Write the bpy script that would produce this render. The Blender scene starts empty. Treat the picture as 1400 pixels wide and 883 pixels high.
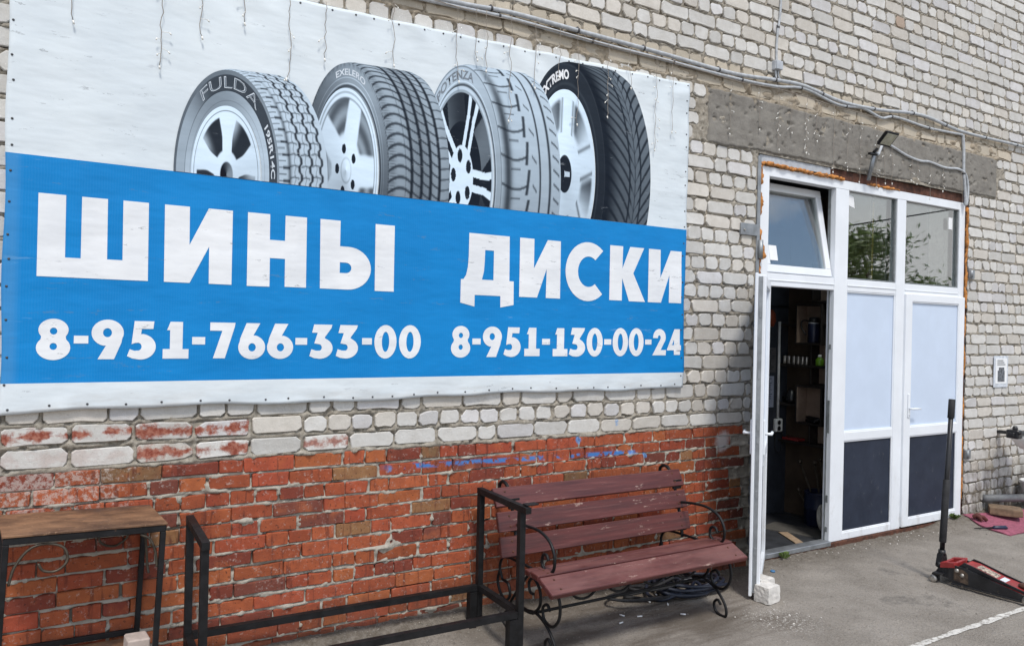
import bpy, bmesh, math, random
import numpy as np
from mathutils import Matrix, Vector
from mathutils.geometry import tessellate_polygon

PI = math.pi
RNG = random.Random(11)
SC = bpy.context.scene
COL = SC.collection

# ------------------------------------------------------------------ camera
CAM_POS = Vector((0.0, -3.99, 1.76))
YAW, PITCH, ROLL = 0.54901681, 0.00239443, 0.02325941
def make_camera():
    f = Vector((math.sin(YAW)*math.cos(PITCH), math.cos(YAW)*math.cos(PITCH), math.sin(PITCH)))
    r = Vector((math.cos(YAW), -math.sin(YAW), 0)); u = r.cross(f)
    r2 = math.cos(ROLL)*r + math.sin(ROLL)*u
    u2 = -math.sin(ROLL)*r + math.cos(ROLL)*u
    cd = bpy.data.cameras.new('camera'); co = bpy.data.objects.new('camera', cd)
    COL.objects.link(co)
    m = Matrix(((r2.x, u2.x, -f.x), (r2.y, u2.y, -f.y), (r2.z, u2.z, -f.z)))
    co.matrix_world = Matrix.Translation(CAM_POS) @ m.to_4x4()
    cd.sensor_width = 36; cd.lens = 27.0; cd.clip_start = 0.05; cd.clip_end = 500
    SC.camera = co
make_camera()

# ------------------------------------------------------------------ world, sun, exposure
SUN_EL, SUN_AZ = math.radians(58), math.radians(196)      # azimuth clockwise from +y
w = bpy.data.worlds.new('World'); SC.world = w; w.use_nodes = True
nt = w.node_tree; nt.nodes.clear()
out = nt.nodes.new('ShaderNodeOutputWorld'); bg = nt.nodes.new('ShaderNodeBackground')
sky = nt.nodes.new('ShaderNodeTexSky'); sky.sky_type = 'NISHITA'; sky.sun_disc = False
sky.sun_elevation = SUN_EL; sky.sun_rotation = SUN_AZ; sky.air_density = 1.2; sky.dust_density = 1.0
tc = nt.nodes.new('ShaderNodeTexCoord'); mp = nt.nodes.new('ShaderNodeMapping')
mp.inputs['Scale'].default_value = (1.6, 1.6, 3.2); mp.inputs['Location'].default_value = (0, 1.5, 0)
nz = nt.nodes.new('ShaderNodeTexNoise'); nz.inputs['Scale'].default_value = 1.9
nz.inputs['Detail'].default_value = 6; nz.inputs['Roughness'].default_value = 0.55
cr = nt.nodes.new('ShaderNodeValToRGB')
cr.color_ramp.elements[0].position = 0.43; cr.color_ramp.elements[1].position = 0.62
mx = nt.nodes.new('ShaderNodeMix'); mx.data_type = 'RGBA'
mx.inputs['B'].default_value = (6.6, 6.65, 6.7, 1)
nt.links.new(tc.outputs['Generated'], mp.inputs['Vector']); nt.links.new(mp.outputs[0], nz.inputs['Vector'])
nt.links.new(nz.outputs['Fac'], cr.inputs[0]); 
sx = nt.nodes.new('ShaderNodeSeparateXYZ'); nt.links.new(tc.outputs['Generated'], sx.inputs[0])
hz = nt.nodes.new('ShaderNodeMapRange'); hz.interpolation_type = 'SMOOTHSTEP'      # milky air low over the horizon
hz.inputs['From Min'].default_value = .30; hz.inputs['From Max'].default_value = .10
nt.links.new(sx.outputs[2], hz.inputs['Value'])
mxm = nt.nodes.new('ShaderNodeMath'); mxm.operation = 'MAXIMUM'
nt.links.new(cr.outputs[0], mxm.inputs[0]); nt.links.new(hz.outputs[0], mxm.inputs[1]); nt.links.new(mxm.outputs[0], mx.inputs['Factor'])

nt.links.new(sky.outputs[0], mx.inputs['A']); nt.links.new(mx.outputs['Result'], bg.inputs['Color'])
bg.inputs['Strength'].default_value = 0.15
nt.links.new(bg.outputs[0], out.inputs['Surface'])
sd = bpy.data.lights.new('sun', 'SUN'); so = bpy.data.objects.new('sun', sd); COL.objects.link(so)
sd.energy = 2.1; sd.angle = math.radians(10); sd.color = (1.0, 0.955, 0.89)
sv = Vector((math.sin(SUN_AZ)*math.cos(SUN_EL), math.cos(SUN_AZ)*math.cos(SUN_EL), math.sin(SUN_EL)))
so.rotation_euler = (-sv).to_track_quat('-Z', 'Y').to_euler(); so.location = sv*30
SC.view_settings.view_transform = 'Standard'; SC.view_settings.look = 'None'
SC.view_settings.exposure = 0.36; SC.view_settings.gamma = 1.0
try:
    SC.view_settings.use_curve_mapping = False
    SC.cycles.max_bounces = 6; SC.cycles.transparent_max_bounces = 12
except Exception: pass

# ------------------------------------------------------------------ numpy noise
def _hash(ix, iy, iz, seed):
    h = (ix.astype(np.int64)*374761393 + iy.astype(np.int64)*668265263 + iz*2147483647 + seed*1274126177) & 0xffffffff
    h = ((h ^ (h >> 13))*1274126177) & 0xffffffff
    h = (h ^ (h >> 16)) & 0xffffffff
    return h.astype(np.float64)/4294967295.0
def vnoise(x, y, seed=0):
    x = np.asarray(x, float); y = np.asarray(y, float)
    ix = np.floor(x); iy = np.floor(y); fx = x-ix; fy = y-iy
    fx = fx*fx*(3-2*fx); fy = fy*fy*(3-2*fy)
    a = _hash(ix, iy, 0, seed); b = _hash(ix+1, iy, 0, seed); c = _hash(ix, iy+1, 0, seed); d = _hash(ix+1, iy+1, 0, seed)
    return (a*(1-fx)+b*fx)*(1-fy)+(c*(1-fx)+d*fx)*fy
def fbm(x, y, seed=0, o=3):
    s = 0; a = 1; t = 0
    for i in range(o):
        s = s+a*vnoise(np.asarray(x)*2**i, np.asarray(y)*2**i, seed+i*17); t += a; a *= .5
    return s/t
def sstep(a, b, x):
    t = np.clip((x-a)/(b-a), 0, 1); return t*t*(3-2*t)

# ------------------------------------------------------------------ node material helpers
class NM:
    def __init__(s, name):
        s.m = bpy.data.materials.new(name); s.m.use_nodes = True
        s.t = s.m.node_tree; s.t.nodes.clear()
        s.out = s.t.nodes.new('ShaderNodeOutputMaterial'); s.b = s.t.nodes.new('ShaderNodeBsdfPrincipled')
        s.t.links.new(s.b.outputs[0], s.out.inputs[0])
        s.pos = s.n('ShaderNodeNewGeometry').outputs['Position']
    def n(s, ty): return s.t.nodes.new(ty)
    def l(s, a, b): s.t.links.new(a, b)
    def set(s, inp, v):
        if hasattr(v, 'node'): s.l(v, inp)
        elif isinstance(v, (tuple, list)):
            inp.default_value = tuple(v)+((1,) if len(v) == 3 and len(inp.default_value) == 4 else ())
        else: inp.default_value = v
    def noise(s, scale, detail=4, rough=.55, vec=None, stretch=None, out='Fac'):
        v = vec or s.pos
        if stretch:
            m = s.n('ShaderNodeMapping'); m.inputs['Scale'].default_value = stretch; s.l(v, m.inputs['Vector']); v = m.outputs[0]
        n = s.n('ShaderNodeTexNoise'); n.inputs['Scale'].default_value = scale; n.inputs['Detail'].default_value = detail
        n.inputs['Roughness'].default_value = rough; s.l(v, n.inputs['Vector']); return n.outputs[out]
    def voro(s, scale, feat='F1', vec=None):
        n = s.n('ShaderNodeTexVoronoi'); n.feature = feat; n.inputs['Scale'].default_value = scale
        s.l(vec or s.pos, n.inputs['Vector']); return n.outputs['Distance']
    def ramp(s, v, a, b, ca=0.0, cb=1.0):
        n = s.n('ShaderNodeMapRange'); n.interpolation_type = 'SMOOTHSTEP'
        s.l(v, n.inputs['Value']); n.inputs['From Min'].default_value = a; n.inputs['From Max'].default_value = b
        n.inputs['To Min'].default_value = ca; n.inputs['To Max'].default_value = cb; return n.outputs['Result']
    def math(s, op, a, b=0.0, c=None):
        n = s.n('ShaderNodeMath'); n.operation = op; s.set(n.inputs[0], a); s.set(n.inputs[1], b)
        if c is not None: s.set(n.inputs[2], c)
        return n.outputs[0]
    def mix(s, f, a, b, mode='MIX'):
        n = s.n('ShaderNodeMix'); n.data_type = 'RGBA'; n.blend_type = mode
        s.set(n.inputs['Factor'], f); s.set(n.inputs['A'], a); s.set(n.inputs['B'], b); return n.outputs['Result']
    def xyz(s, v=None):
        n = s.n('ShaderNodeSeparateXYZ'); s.l(v or s.pos, n.inputs[0]); return n.outputs
    def attr(s, name, out='Color'):
        n = s.n('ShaderNodeAttribute'); n.attribute_name = name; return n.outputs[out]
    def bump(s, h, strength=.4, dist=.005, prev=None):
        n = s.n('ShaderNodeBump'); n.inputs['Strength'].default_value = strength; n.inputs['Distance'].default_value = dist
        s.l(h, n.inputs['Height'])
        if prev: s.l(prev, n.inputs['Normal'])
        s.l(n.outputs[0], s.b.inputs['Normal']); return n.outputs[0]
    def fin(s, col, rough=.7, metal=0.0, spec=.5):
        s.set(s.b.inputs['Base Color'], col); s.set(s.b.inputs['Roughness'], rough); s.set(s.b.inputs['Metallic'], metal)
        s.b.inputs['Specular IOR Level'].default_value = spec; return s.m

def simple(name, col, rough=.6, metal=0., var=.15, scale=25, bump=.1, wear=None, wearcol=(0.2, .2, .2), spec=.5):
    k = NM(name); n1 = k.noise(scale, 5)
    c = k.mix(k.ramp(n1, .3, .7), tuple(x*(1-var) for x in col), tuple(min(1, x*(1+var)) for x in col))
    if wear: c = k.mix(k.ramp(k.noise(scale*2.3, 6, .7), 1-wear-.02, 1-wear+.06), c, wearcol)
    if bump: k.bump(k.noise(scale*4, 3), bump, .003)
    return k.fin(c, k.ramp(k.noise(scale*.7, 3), .2, .8, max(.05, rough-.12), min(1, rough+.12)), metal, spec)

def band(k, v, lo, hi, soft):
    return k.math('MULTIPLY', k.ramp(v, lo-soft, lo+soft), k.ramp(v, hi-soft, hi+soft, 1., 0.))

def wall_paint(k, c):
    """dabs of blue wall paint and one white splash that stay on the wall"""
    x, y, z = k.xyz()
    jig = k.noise(9, 5, .7)
    m = k.math('MULTIPLY', band(k, x, 1.68, 3.45, .1), band(k, k.math('ADD', z, k.math('MULTIPLY', x, .018)), .972, .998, .008))
    m = k.math('MULTIPLY', m, k.ramp(jig, .47, .54))
    c = k.mix(m, c, (.06, .19, .48))
    # a few separate spots
    for sx, sz, r in ((1.655, .945, .020), (3.27, 1.125, .022), (2.95, 1.03, .022), (3.52, .89, .012)):
        d = k.math('ADD', k.math('POWER', k.math('SUBTRACT', x, sx), 2.), k.math('POWER', k.math('SUBTRACT', z, sz), 2.))
        d = k.math('ADD', d, k.math('MULTIPLY', k.math('SUBTRACT', jig, .5), .004))
        c = k.mix(k.math('MULTIPLY', k.ramp(d, r*r*.3, r*r*1.5, 1., 0.), .8), c, (.10, .27, .55))
    d = k.math('ADD', k.math('POWER', k.math('SUBTRACT', x, 4.26), 2.), k.math('POWER', k.math('SUBTRACT', z, .945), 2.))
    d = k.math('ADD', d, k.math('MULTIPLY', k.math('SUBTRACT', k.noise(22, 4, .7), .5), .012))
    c = k.mix(k.math('MULTIPLY', k.ramp(d, .001, .0085, 1., 0.), .75), c, (.62, .60, .58))
    return c

def mk_brick_grey():
    k = NM('grey_silicate_brick'); t = k.attr('tint')
    n = k.noise(14, 5, .6); c = k.mix(k.ramp(n, .3, .72), k.mix(.25, t, (.30, .27, .22)), t)
    fine = k.noise(95, 4, .7)
    c = k.mix(k.ramp(fine, .60, .72, 0, .45), c, (.26, .235, .20))
    c = k.mix(k.ramp(k.noise(130, 2), .66, .72, 0, .5), c, (.75, .73, .69))
    # soot and splash dirt at the base of the wall right of the door
    x, y, z = k.xyz()
    dm = k.math('MULTIPLY', k.ramp(x, 7.3, 7.6), k.ramp(k.math('ADD', z, k.math('MULTIPLY', k.noise(3.5, 5, .7), .9)), .55, 1.25, 1., 0.))
    streak = k.noise(9, 4, .7, stretch=(1.0, 1.0, .55))
    c = k.mix(k.math('MULTIPLY', dm, k.ramp(streak, .35, .62, .25, .97)), c, (.115, .095, .073))
    # red smear rubbed over the lowest courses: per-brick flag in loc.b
    loc = k.n('ShaderNodeSeparateColor'); k.l(k.attr('loc'), loc.inputs[0])
    sm = k.noise(10, 6, .7, stretch=(1.0, 1, 1.1))
    edge = k.math('SUBTRACT', 1.0, k.math('ABSOLUTE', k.math('MULTIPLY', k.math('SUBTRACT', loc.outputs[1], .5), 2.)))
    pm = k.math('MULTIPLY', loc.outputs[2], k.ramp(k.math('ADD', sm, k.math('MULTIPLY', edge, .16)), .50, .66))
    c = k.mix(pm, c, k.mix(k.ramp(k.noise(60, 3), .35, .7), (.22, .055, .035), (.36, .15, .105)))
    c = wall_paint(k, c)
    b1 = k.bump(k.noise(60, 6, .7), .55, .006)
    k.bump(k.ramp(k.voro(70), .05, .25), .25, .003, b1)
    return k.fin(c, .9, 0, .25)
def mk_brick_red():
    k = NM('red_clay_brick'); t = k.attr('tint')
    n = k.noise(20, 5, .6)
    c = k.mix(k.ramp(n, .3, .75), k.mix(.42, t, (.13, .036, .022)), t)
    c = k.mix(k.ramp(k.noise(5, 5, .65), .5, .75, 0, .25), c, (.18, .075, .045))
    c = k.mix(k.ramp(k.noise(7, 4, .6), .52, .75, 0, .55), c, (.42, .12, .045))
    ln = k.noise(38, 3, .6, stretch=(1.0, 1.0, .10))
    c = k.mix(k.ramp(ln, .57, .68, 0, .65), c, (.10, .028, .02))
    c = k.mix(k.ramp(k.noise(80, 3, .6), .60, .68, 0, .75), c, (.06, .024, .018))
    c = k.mix(k.ramp(k.noise(140, 3, .7), .76, .82, 0, .35), c, (.45, .36, .30))
    x, y, z = k.xyz()
    # lime bloom, strongest at the upper left
    wl = k.math('MULTIPLY', k.ramp(x, .55, .05, 0., 1.), k.ramp(z, .72, .95))
    c = k.mix(k.math('MULTIPLY', k.ramp(k.math('ADD', k.noise(45, 5, .75), k.math('MULTIPLY', wl, .14)), .56, .72), .55), c, (.50, .46, .42))
    # grime near the ground
    c = k.mix(k.math('MULTIPLY', k.ramp(k.math('ADD', z, k.math('MULTIPLY', k.noise(5, 4), .3)), .15, .55, 1., 0.), .42), c, (.085, .06, .045))
    c = wall_paint(k, c)
    b1 = k.bump(k.noise(70, 6, .7), .5, .006); k.bump(ln, .25, .003, b1)
    return k.fin(c, .9, 0, .25)
def mk_mortar():
    k = NM('mortar'); x, y, z = k.xyz()
    n = k.noise(35, 6, .7); n2 = k.noise(4, 4, .6)
    c = k.mix(k.ramp(n, .3, .7), (.22, .195, .160), (.41, .378, .322))
    c = k.mix(k.ramp(n2, .35, .7, 0, .5), c, (.27, .235, .185))
    low = k.ramp(z, 1.02, 1.08, 1., 0.)
    c = k.mix(k.math('MULTIPLY', low, k.ramp(x, 4.6, 4.5, 0., .62)), c, (.42, .385, .33))
    tan = k.math('MULTIPLY', band(k, z, 3.46, 3.66, .06), k.ramp(n2, .3, .6, .35, .85))
    c = k.mix(tan, c, (.36, .30, .225))
    dm = k.math('MULTIPLY', k.ramp(x, 7.3, 7.6), k.ramp(k.math('ADD', z, k.math('MULTIPLY', n2, .8)), .6, 1.2, .8, 0.))
    c = k.mix(dm, c, (.13, .11, .085))
    c = k.mix(k.ramp(k.noise(60, 4, .7), .62, .70, 0, .7), c, (.075, .065, .055))
    c = wall_paint(k, c)
    b = k.bump(k.noise(110, 5, .75), .8, .007); return k.fin(c, .95, 0, .15)

def ground_h(x, y):
    x = np.asarray(x, float); y = np.asarray(y, float)
    hb = .105-.105*sstep(1.6, 4.3, x)+.055*sstep(6.6, 7.5, x)
    wdt = .13+.10*sstep(6.6, 7.5, x)
    bank = hb*np.exp(-(np.minimum(y, 0)/wdt)**2)
    rough = (fbm(x*9, y*9, 5, 4)-.5)*.010+(fbm(x*45, y*45, 9, 2)-.5)*.004
    near = np.exp(-np.abs(y)/.25)
    grit = np.maximum(0, vnoise(x*38, y*38, 31)-.62)*.035*near
    return bank+rough*(1+near)+grit

def mk_ground():
    k = NM('dusty_asphalt'); x, y, z = k.xyz()
    n1 = k.noise(2.2, 5, .6); n2 = k.noise(28, 6, .7); n3 = k.noise(160, 3, .7)
    c = k.mix(k.ramp(n1, .35, .68), (.205, .182, .156), (.295, .266, .233))
    c = k.mix(k.ramp(n2, .35, .72, 0, .45), c, (.26, .243, .22))
    c = k.mix(k.ramp(n3, .53, .68, 0, .6), c, (.39, .36, .32))
    c = k.mix(k.ramp(k.noise(75, 5, .8), .54, .66, 0, .55), c, (.105, .09, .074))
    c = k.mix(k.ramp(k.voro(48), .10, .34, .5, 0.), c, (.125, .113, .098))
    c = k.mix(k.ramp(k.voro(31), .05, .16, .6, 0.), c, (.36, .34, .31))
    c = k.mix(k.math('MULTIPLY', k.ramp(k.noise(1.1, 5, .65), .58, .66), k.ramp(n2, .3, .6, .3, .6)), c, (.085, .078, .07))
    c = k.mix(k.ramp(k.noise(120, 3, .6), .60, .72, 0, .7), c, (.07, .062, .055))
    # fine crumbs of dirt along the foot of the wall and a darker streaky brown under the bench
    ed = k.math('ADD', y, k.math('MULTIPLY', k.math('SUBTRACT', k.noise(5, 5, .7), .5), .35))
    c = k.mix(k.math('MULTIPLY', k.ramp(ed, -.42, -.02), k.ramp(n2, .3, .7, .35, .95)), c, (.10, .083, .064))
    under_bench = k.math('MULTIPLY', band(k, x, 2.2, 4.0, .25), band(k, y, -1.0, .1, .2))
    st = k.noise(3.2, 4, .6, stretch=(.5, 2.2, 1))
    c = k.mix(k.math('MULTIPLY', under_bench, k.ramp(st, .38, .62, .15, .72)), c, (.095, .076, .06))
    # chalk crumbs spilled from the broken brick
    d = k.math('ADD', k.math('POWER', k.math('SUBTRACT', x, 3.88), 2.), k.math('POWER', k.math('SUBTRACT', y, -.86), 2.))
    c = k.mix(k.math('MULTIPLY', k.ramp(d, .008, .08, .8, 0.), k.ramp(k.noise(55, 5, .8), .52, .64)), c, (.62, .60, .56))
    # cracks
    wv = k.n('ShaderNodeVectorMath'); wv.operation = 'ADD'
    sc_ = k.n('ShaderNodeVectorMath'); sc_.operation = 'SCALE'; k.l(k.noise(6, 4, .7, out='Color'), sc_.inputs[0]); sc_.inputs['Scale'].default_value = .35
    k.l(k.pos, wv.inputs[0]); k.l(sc_.outputs[0], wv.inputs[1])
    cr_ = k.voro(.85, 'DISTANCE_TO_EDGE', wv.outputs[0])
    c = k.mix(k.math('MULTIPLY', k.ramp(cr_, .0, .012, 1., 0.), k.ramp(n1, .52, .7, 0, .45)), c, (.08, .07, .06))
    b = k.bump(n3, .8, .005); b = k.bump(k.voro(75), .5, .006, b); k.bump(n2, .7, .010, b)
    return k.fin(c, .93, 0, .2)

M = {}
M['grey_brick'] = mk_brick_grey(); M['red_brick'] = mk_brick_red(); M['mortar'] = mk_mortar(); M['ground'] = mk_ground()

def mk_concrete():
    k = NM('concrete'); n = k.noise(6, 6, .65)
    c = k.mix(k.ramp(n, .3, .7), (.165, .153, .136), (.235, .221, .198))
    bands = k.noise(3.2, 3, .5, stretch=(.15, 1, 4.5))
    c = k.mix(k.ramp(bands, .45, .65, 0, .4), c, (.27, .255, .225))
    x, y, z = k.xyz()
    c = k.mix(k.math('MULTIPLY', k.ramp(k.noise(24, 5, .75, stretch=(1, 1, .7)), .63, .68), .8), c, (.065, .06, .052))
    c = k.mix(k.ramp(k.noise(40, 5, .7), .62, .75, 0, .6), c, (.36, .345, .31))
    b = k.bump(k.noise(50, 6, .75), .7, .008); return k.fin(c, .93, 0, .2)
M['concrete'] = mk_concrete()

def banner_bump(k):
    x, y, z = k.xyz()
    w1 = k.noise(2.6, 3, .5, stretch=(.8, 1, 2.4)); w2 = k.noise(14, 3, .6, stretch=(.7, 1, 1.6))
    h = k.math('ADD', w1, k.math('MULTIPLY', w2, .05))
    k.bump(h, .40, .028)
def scuff(k, c, col, amt=1.):
    s1 = k.noise(7, 5, .7, stretch=(.45, 1, 2.6)); s2 = k.noise(2.0, 3, .5)
    m = k.math('MULTIPLY', k.ramp(s1, .64, .71), k.ramp(s2, .46, .60, 0, amt*.6))
    c = k.mix(m, c, col)
    s3 = k.noise(16, 6, .8, stretch=(.35, 1, 1.9)); s4 = k.noise(1.3, 2, .5)
    m2 = k.math('MULTIPLY', k.math('MULTIPLY', k.ramp(s3, .625, .645), k.ramp(s3, .69, .66)), k.ramp(s4, .44, .54, 0, .85*amt))
    return k.mix(m2, c, tuple(v*.55 for v in col))
def mk_banner():
    k = NM('banner_vinyl'); x, y, z = k.xyz()
    wh = k.mix(k.ramp(k.noise(1.7, 4, .6), .3, .7), (.59, .65, .69), (.66, .715, .745))
    wh = scuff(k, wh, (.40, .43, .46), .8)
    wh = k.mix(k.ramp(k.noise(190, 2), .74, .78, 0, .5), wh, (.25, .26, .28))
    # dusty streaks on the bottom hem
    hem = k.math('MULTIPLY', k.ramp(z, 1.455, 1.34), k.ramp(k.noise(8, 5, .7, stretch=(.5, 1, 3)), .4, .7, .0, .55))
    wh = k.mix(hem, wh, (.47, .46, .44))
    bl = k.mix(k.ramp(k.noise(2.2, 4, .6), .3, .7), (.000, .185, .49), (.001, .212, .55))
    thread = k.n('ShaderNodeTexWave'); thread.wave_type = 'BANDS'; thread.bands_direction = 'X'
    thread.inputs['Scale'].default_value = 28; thread.inputs['Distortion'].default_value = 2.5; k.l(k.pos, thread.inputs['Vector'])
    bl = k.mix(k.ramp(thread.outputs['Fac'], .2, 1., 0, .10), bl, (.05, .25, .58))
    bl = scuff(k, bl, (.16, .36, .62), .8)
    fold = k.ramp(x, -.075, -.12); bl = k.mix(k.math('MULTIPLY', fold, .35), bl, (.10, .28, .50))
    m = k.math('MULTIPLY', k.math('GREATER_THAN', z, 1.4555), k.math('LESS_THAN', z, 2.452))
    c = k.mix(m, wh, bl)
    banner_bump(k)
    return k.fin(c, k.ramp(k.noise(5, 3), .3, .7, .50, .62), 0, .22)
M['banner'] = mk_banner()
def mk_letter():
    k = NM('white_print'); c = k.mix(k.ramp(k.noise(3, 4, .6), .3, .7), (.68, .70, .725), (.76, .775, .79))
    c = scuff(k, c, (.45, .47, .50), .9)
    c = k.mix(k.ramp(k.noise(90, 3, .7), .70, .76, 0, .45), c, (.36, .42, .50))
    banner_bump(k); return k.fin(c, .55, 0, .22)
M['letter'] = mk_letter()
def mk_print():
    k = NM('tyre_print_ink'); c = k.attr('ink'); c = scuff(k, c, (.45, .5, .55), .5); banner_bump(k); return k.fin(c, .55, 0, .18)
M['ink'] = mk_print()
M['ink_pale'] = simple('pale_print_ink', (.58, .64, .70), .45, var=.08, bump=0)
M['ink_dark'] = simple('dark_print_ink', (.075, .10, .13), .45, var=.08, bump=0)
M['ink_grey'] = simple('grey_print_ink', (.17, .20, .235), .45, var=.08, bump=0)

def mk_pvc(name='white_pvc', col=(.76, .79, .83)):
    k = NM(name); c = k.mix(k.ramp(k.noise(3, 5, .6), .35, .75), tuple(v*.93 for v in col), col)
    x, y, z = k.xyz()
    dirt = k.math('MULTIPLY', k.ramp(z, .9, .05), k.ramp(k.noise(12, 5, .7, stretch=(1, 1, .4)), .5, .72, 0, .45))
    c = k.mix(dirt, c, (.36, .34, .31)); c = k.mix(k.ramp(k.noise(40, 5, .75), .66, .74, 0, .3), c, (.42, .42, .42))
    k.bump(k.noise(8, 2), .04, .003)
    return k.fin(c, .38, 0, .5)
M['pvc'] = mk_pvc()
M['pvc_panel'] = mk_pvc('pale_sandwich_panel', (.56, .65, .79))
def mk_dark_panel():
    k = NM('dark_grey_panel'); c = k.mix(k.ramp(k.noise(5, 5, .6), .3, .7), (.014, .020, .036), (.023, .031, .052))
    c = k.mix(k.ramp(k.noise(18, 6, .75, stretch=(1, 1, .6)), .60, .72, 0, .5), c, (.11, .115, .12))
    k.bump(k.noise(30, 3), .06, .003); return k.fin(c, .5, 0, .25)
M['panel_dark'] = mk_dark_panel()
M['gasket'] = simple('grey_gasket', (.16, .175, .18), .55, var=.2)
M['steel_grey'] = simple('galvanised_steel', (.27, .285, .30), .5, .6, .2, 12, .1, wear=.30, wearcol=(.16, .09, .05))
M['steel_black'] = simple('black_painted_steel', (.009, .009, .010), .55, .1, .4, 18, .3, wear=.33, wearcol=(.075, .045, .032), spec=.3)
M['iron_black'] = simple('black_wrought_iron', (.007, .007, .008), .5, .15, .3, 20, .2, wear=.24, wearcol=(.05, .04, .035), spec=.35)
M['rust'] = simple('rusty_steel', (.085, .032, .018), .85, .1, .45, 22, .5, wear=.3, wearcol=(.20, .085, .04))
M['foam'] = simple('orange_mounting_foam', (.42, .17, .04), .85, 0, .45, 30, .6, wear=.3, wearcol=(.24, .085, .02))
M['cable'] = simple('grey_corrugated_conduit', (.40, .42, .44), .5, 0, .15, 30, .1)
M['cable_dark'] = simple('dark_cable_tie', (.05, .05, .055), .5)
M['wire'] = simple('brown_string_wire', (.25, .215, .18), .6)
M['bulb'] = simple('clear_bulb', (.78, .77, .72), .3)
M['plast_white'] = simple('white_plastic', (.72, .73, .72), .4, var=.08)
M['plast_grey'] = simple('grey_plastic', (.40, .42, .45), .45, var=.1)
M['plast_black'] = simple('black_plastic', (.012, .012, .014), .4, var=.2)
M['rubber'] = simple('black_rubber', (.015, .015, .017), .75, var=.3, bump=.3)
M['hose'] = simple('dark_blue_hose', (.012, .016, .030), .5, var=.3)
M['jack_red'] = simple('red_enamel', (.27, .024, .024), .45, 0, .25, 14, .08, wear=.33, wearcol=(.12, .06, .05))
M['jack_black'] = simple('worn_black_enamel', (.016, .016, .018), .42, .2, .3, 12, .15, wear=.36, wearcol=(.16, .125, .10))
M['metal'] = simple('bare_steel', (.42, .40, .37), .4, .85, .2, 30, .1, wear=.3, wearcol=(.18, .11, .06))
M['sticker'] = simple('faded_sticker', (.40, .33, .26), .6, 0, .5, 45, 0, wear=.48, wearcol=(.05, .04, .045))
M['chalk'] = simple('white_silicate', (.60, .575, .54), .92, 0, .12, 18, .8, wear=.26, wearcol=(.40, .37, .33), spec=.2)
M['paper'] = simple('paper', (.74, .75, .76), .8, 0, .04, 10, 0)
M['paper_dim'] = simple('old_paper', (.30, .33, .42), .8, 0, .12, 10, 0)
M['ink_black'] = simple('printed_black', (.02, .02, .025), .7, 0, .1, 10, 0)
M['mat_pink'] = simple('pink_foam_mat', (.27, .075, .115), .9, 0, .25, 40, .5, wear=.33, wearcol=(.38, .23, .24))
M['wood_raw'] = simple('weathered_timber', (.17, .115, .072), .85, 0, .3, 20, .4)
M['card'] = simple('cardboard', (.30, .215, .14), .9, 0, .15, 20, .1)
M['leaf'] = simple('weed_leaf', (.085, .13, .03), .7, 0, .4, 30, 0)
M['crown'] = simple('tree_leaf', (.13, .19, .045), .6, 0, .4, 3, 0)
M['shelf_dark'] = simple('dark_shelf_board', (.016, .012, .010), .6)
M['shelf_wood'] = simple('plywood', (.27, .195, .15), .75, 0, .15, 9, .1)
M['osb'] = simple('brown_hardboard', (.062, .042, .027), .8, 0, .3, 5, .1)
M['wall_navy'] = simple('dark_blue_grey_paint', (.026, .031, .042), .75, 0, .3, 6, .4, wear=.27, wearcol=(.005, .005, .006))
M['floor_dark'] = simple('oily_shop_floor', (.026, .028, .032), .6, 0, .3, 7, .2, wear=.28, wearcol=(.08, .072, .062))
M['navy_barrel'] = simple('navy_drum', (.010, .016, .045), .4, .1)
M['green_plast'] = simple('lime_plastic', (.12, .27, .02), .35)
M['orange'] = simple('orange_cloth', (.20, .035, .012), .8)
M['gravel'] = simple('grit', (.20, .18, .155), .95, 0, .5, 60, .3, wear=.3, wearcol=(.40, .38, .35))
M['scroll'] = simple('tarnished_wire', (.08, .066, .05), .5, .6, .3, 30)
def mk_slat():
    k = NM('dark_red_painted_timber'); 
    g = k.noise(16, 5, .6, stretch=(.12, 1.2, 2.0)); fine = k.noise(60, 4, .65, stretch=(.06, 1, 1.6))
    c = k.mix(k.ramp(g, .3, .7), (.048, .010, .009), (.098, .022, .020))
    c = k.mix(k.ramp(fine, .5, .75, 0, .5), c, (.19, .075, .065))
    t = k.attr('top', 'Fac')
    worn = k.ramp(k.math('ADD', k.noise(22, 6, .78, stretch=(.22, 1, 1)), k.math('MULTIPLY', k.noise(2.4, 2), .22)), .725, .765, 0, .7)
    c = k.mix(worn, c, (.40, .29, .24))
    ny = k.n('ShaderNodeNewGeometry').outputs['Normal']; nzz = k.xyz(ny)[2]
    c = k.mix(k.math('MULTIPLY', k.ramp(nzz, .75, .95), k.ramp(k.noise(5, 5, .7, stretch=(.4, 1, 1)), .35, .65, .1, .6)), c, (.20, .09, .08))  # upward faces lightened: sky reflection put into the colour, along with faded paint
    knots = k.ramp(k.voro(2.3), .02, .06, .7, 0.); c = k.mix(knots, c, (.05, .012, .01))
    k.bump(fine, .25, .003); return k.fin(c, k.ramp(g, .3, .7, .38, .58), 0, .5)
M['slat'] = mk_slat()
def mk_tabletop():
    k = NM('rusty_board'); g = k.noise(5, 6, .65, stretch=(.8, 1.6, 1)); 
    c = k.mix(k.ramp(g, .32, .70), (.075, .038, .022), (.29, .155, .082))
    c = k.mix(k.ramp(k.noise(3, 5, .7), .52, .7, 0, .8), c, (.075, .055, .05))
    c = k.mix(k.ramp(k.noise(50, 5, .7), .56, .70, 0, .6), c, (.36, .21, .12))
    k.bump(k.noise(40, 5, .7), .3, .004); return k.fin(c, .62, .1, .4)
M['tabletop'] = mk_tabletop()
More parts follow.
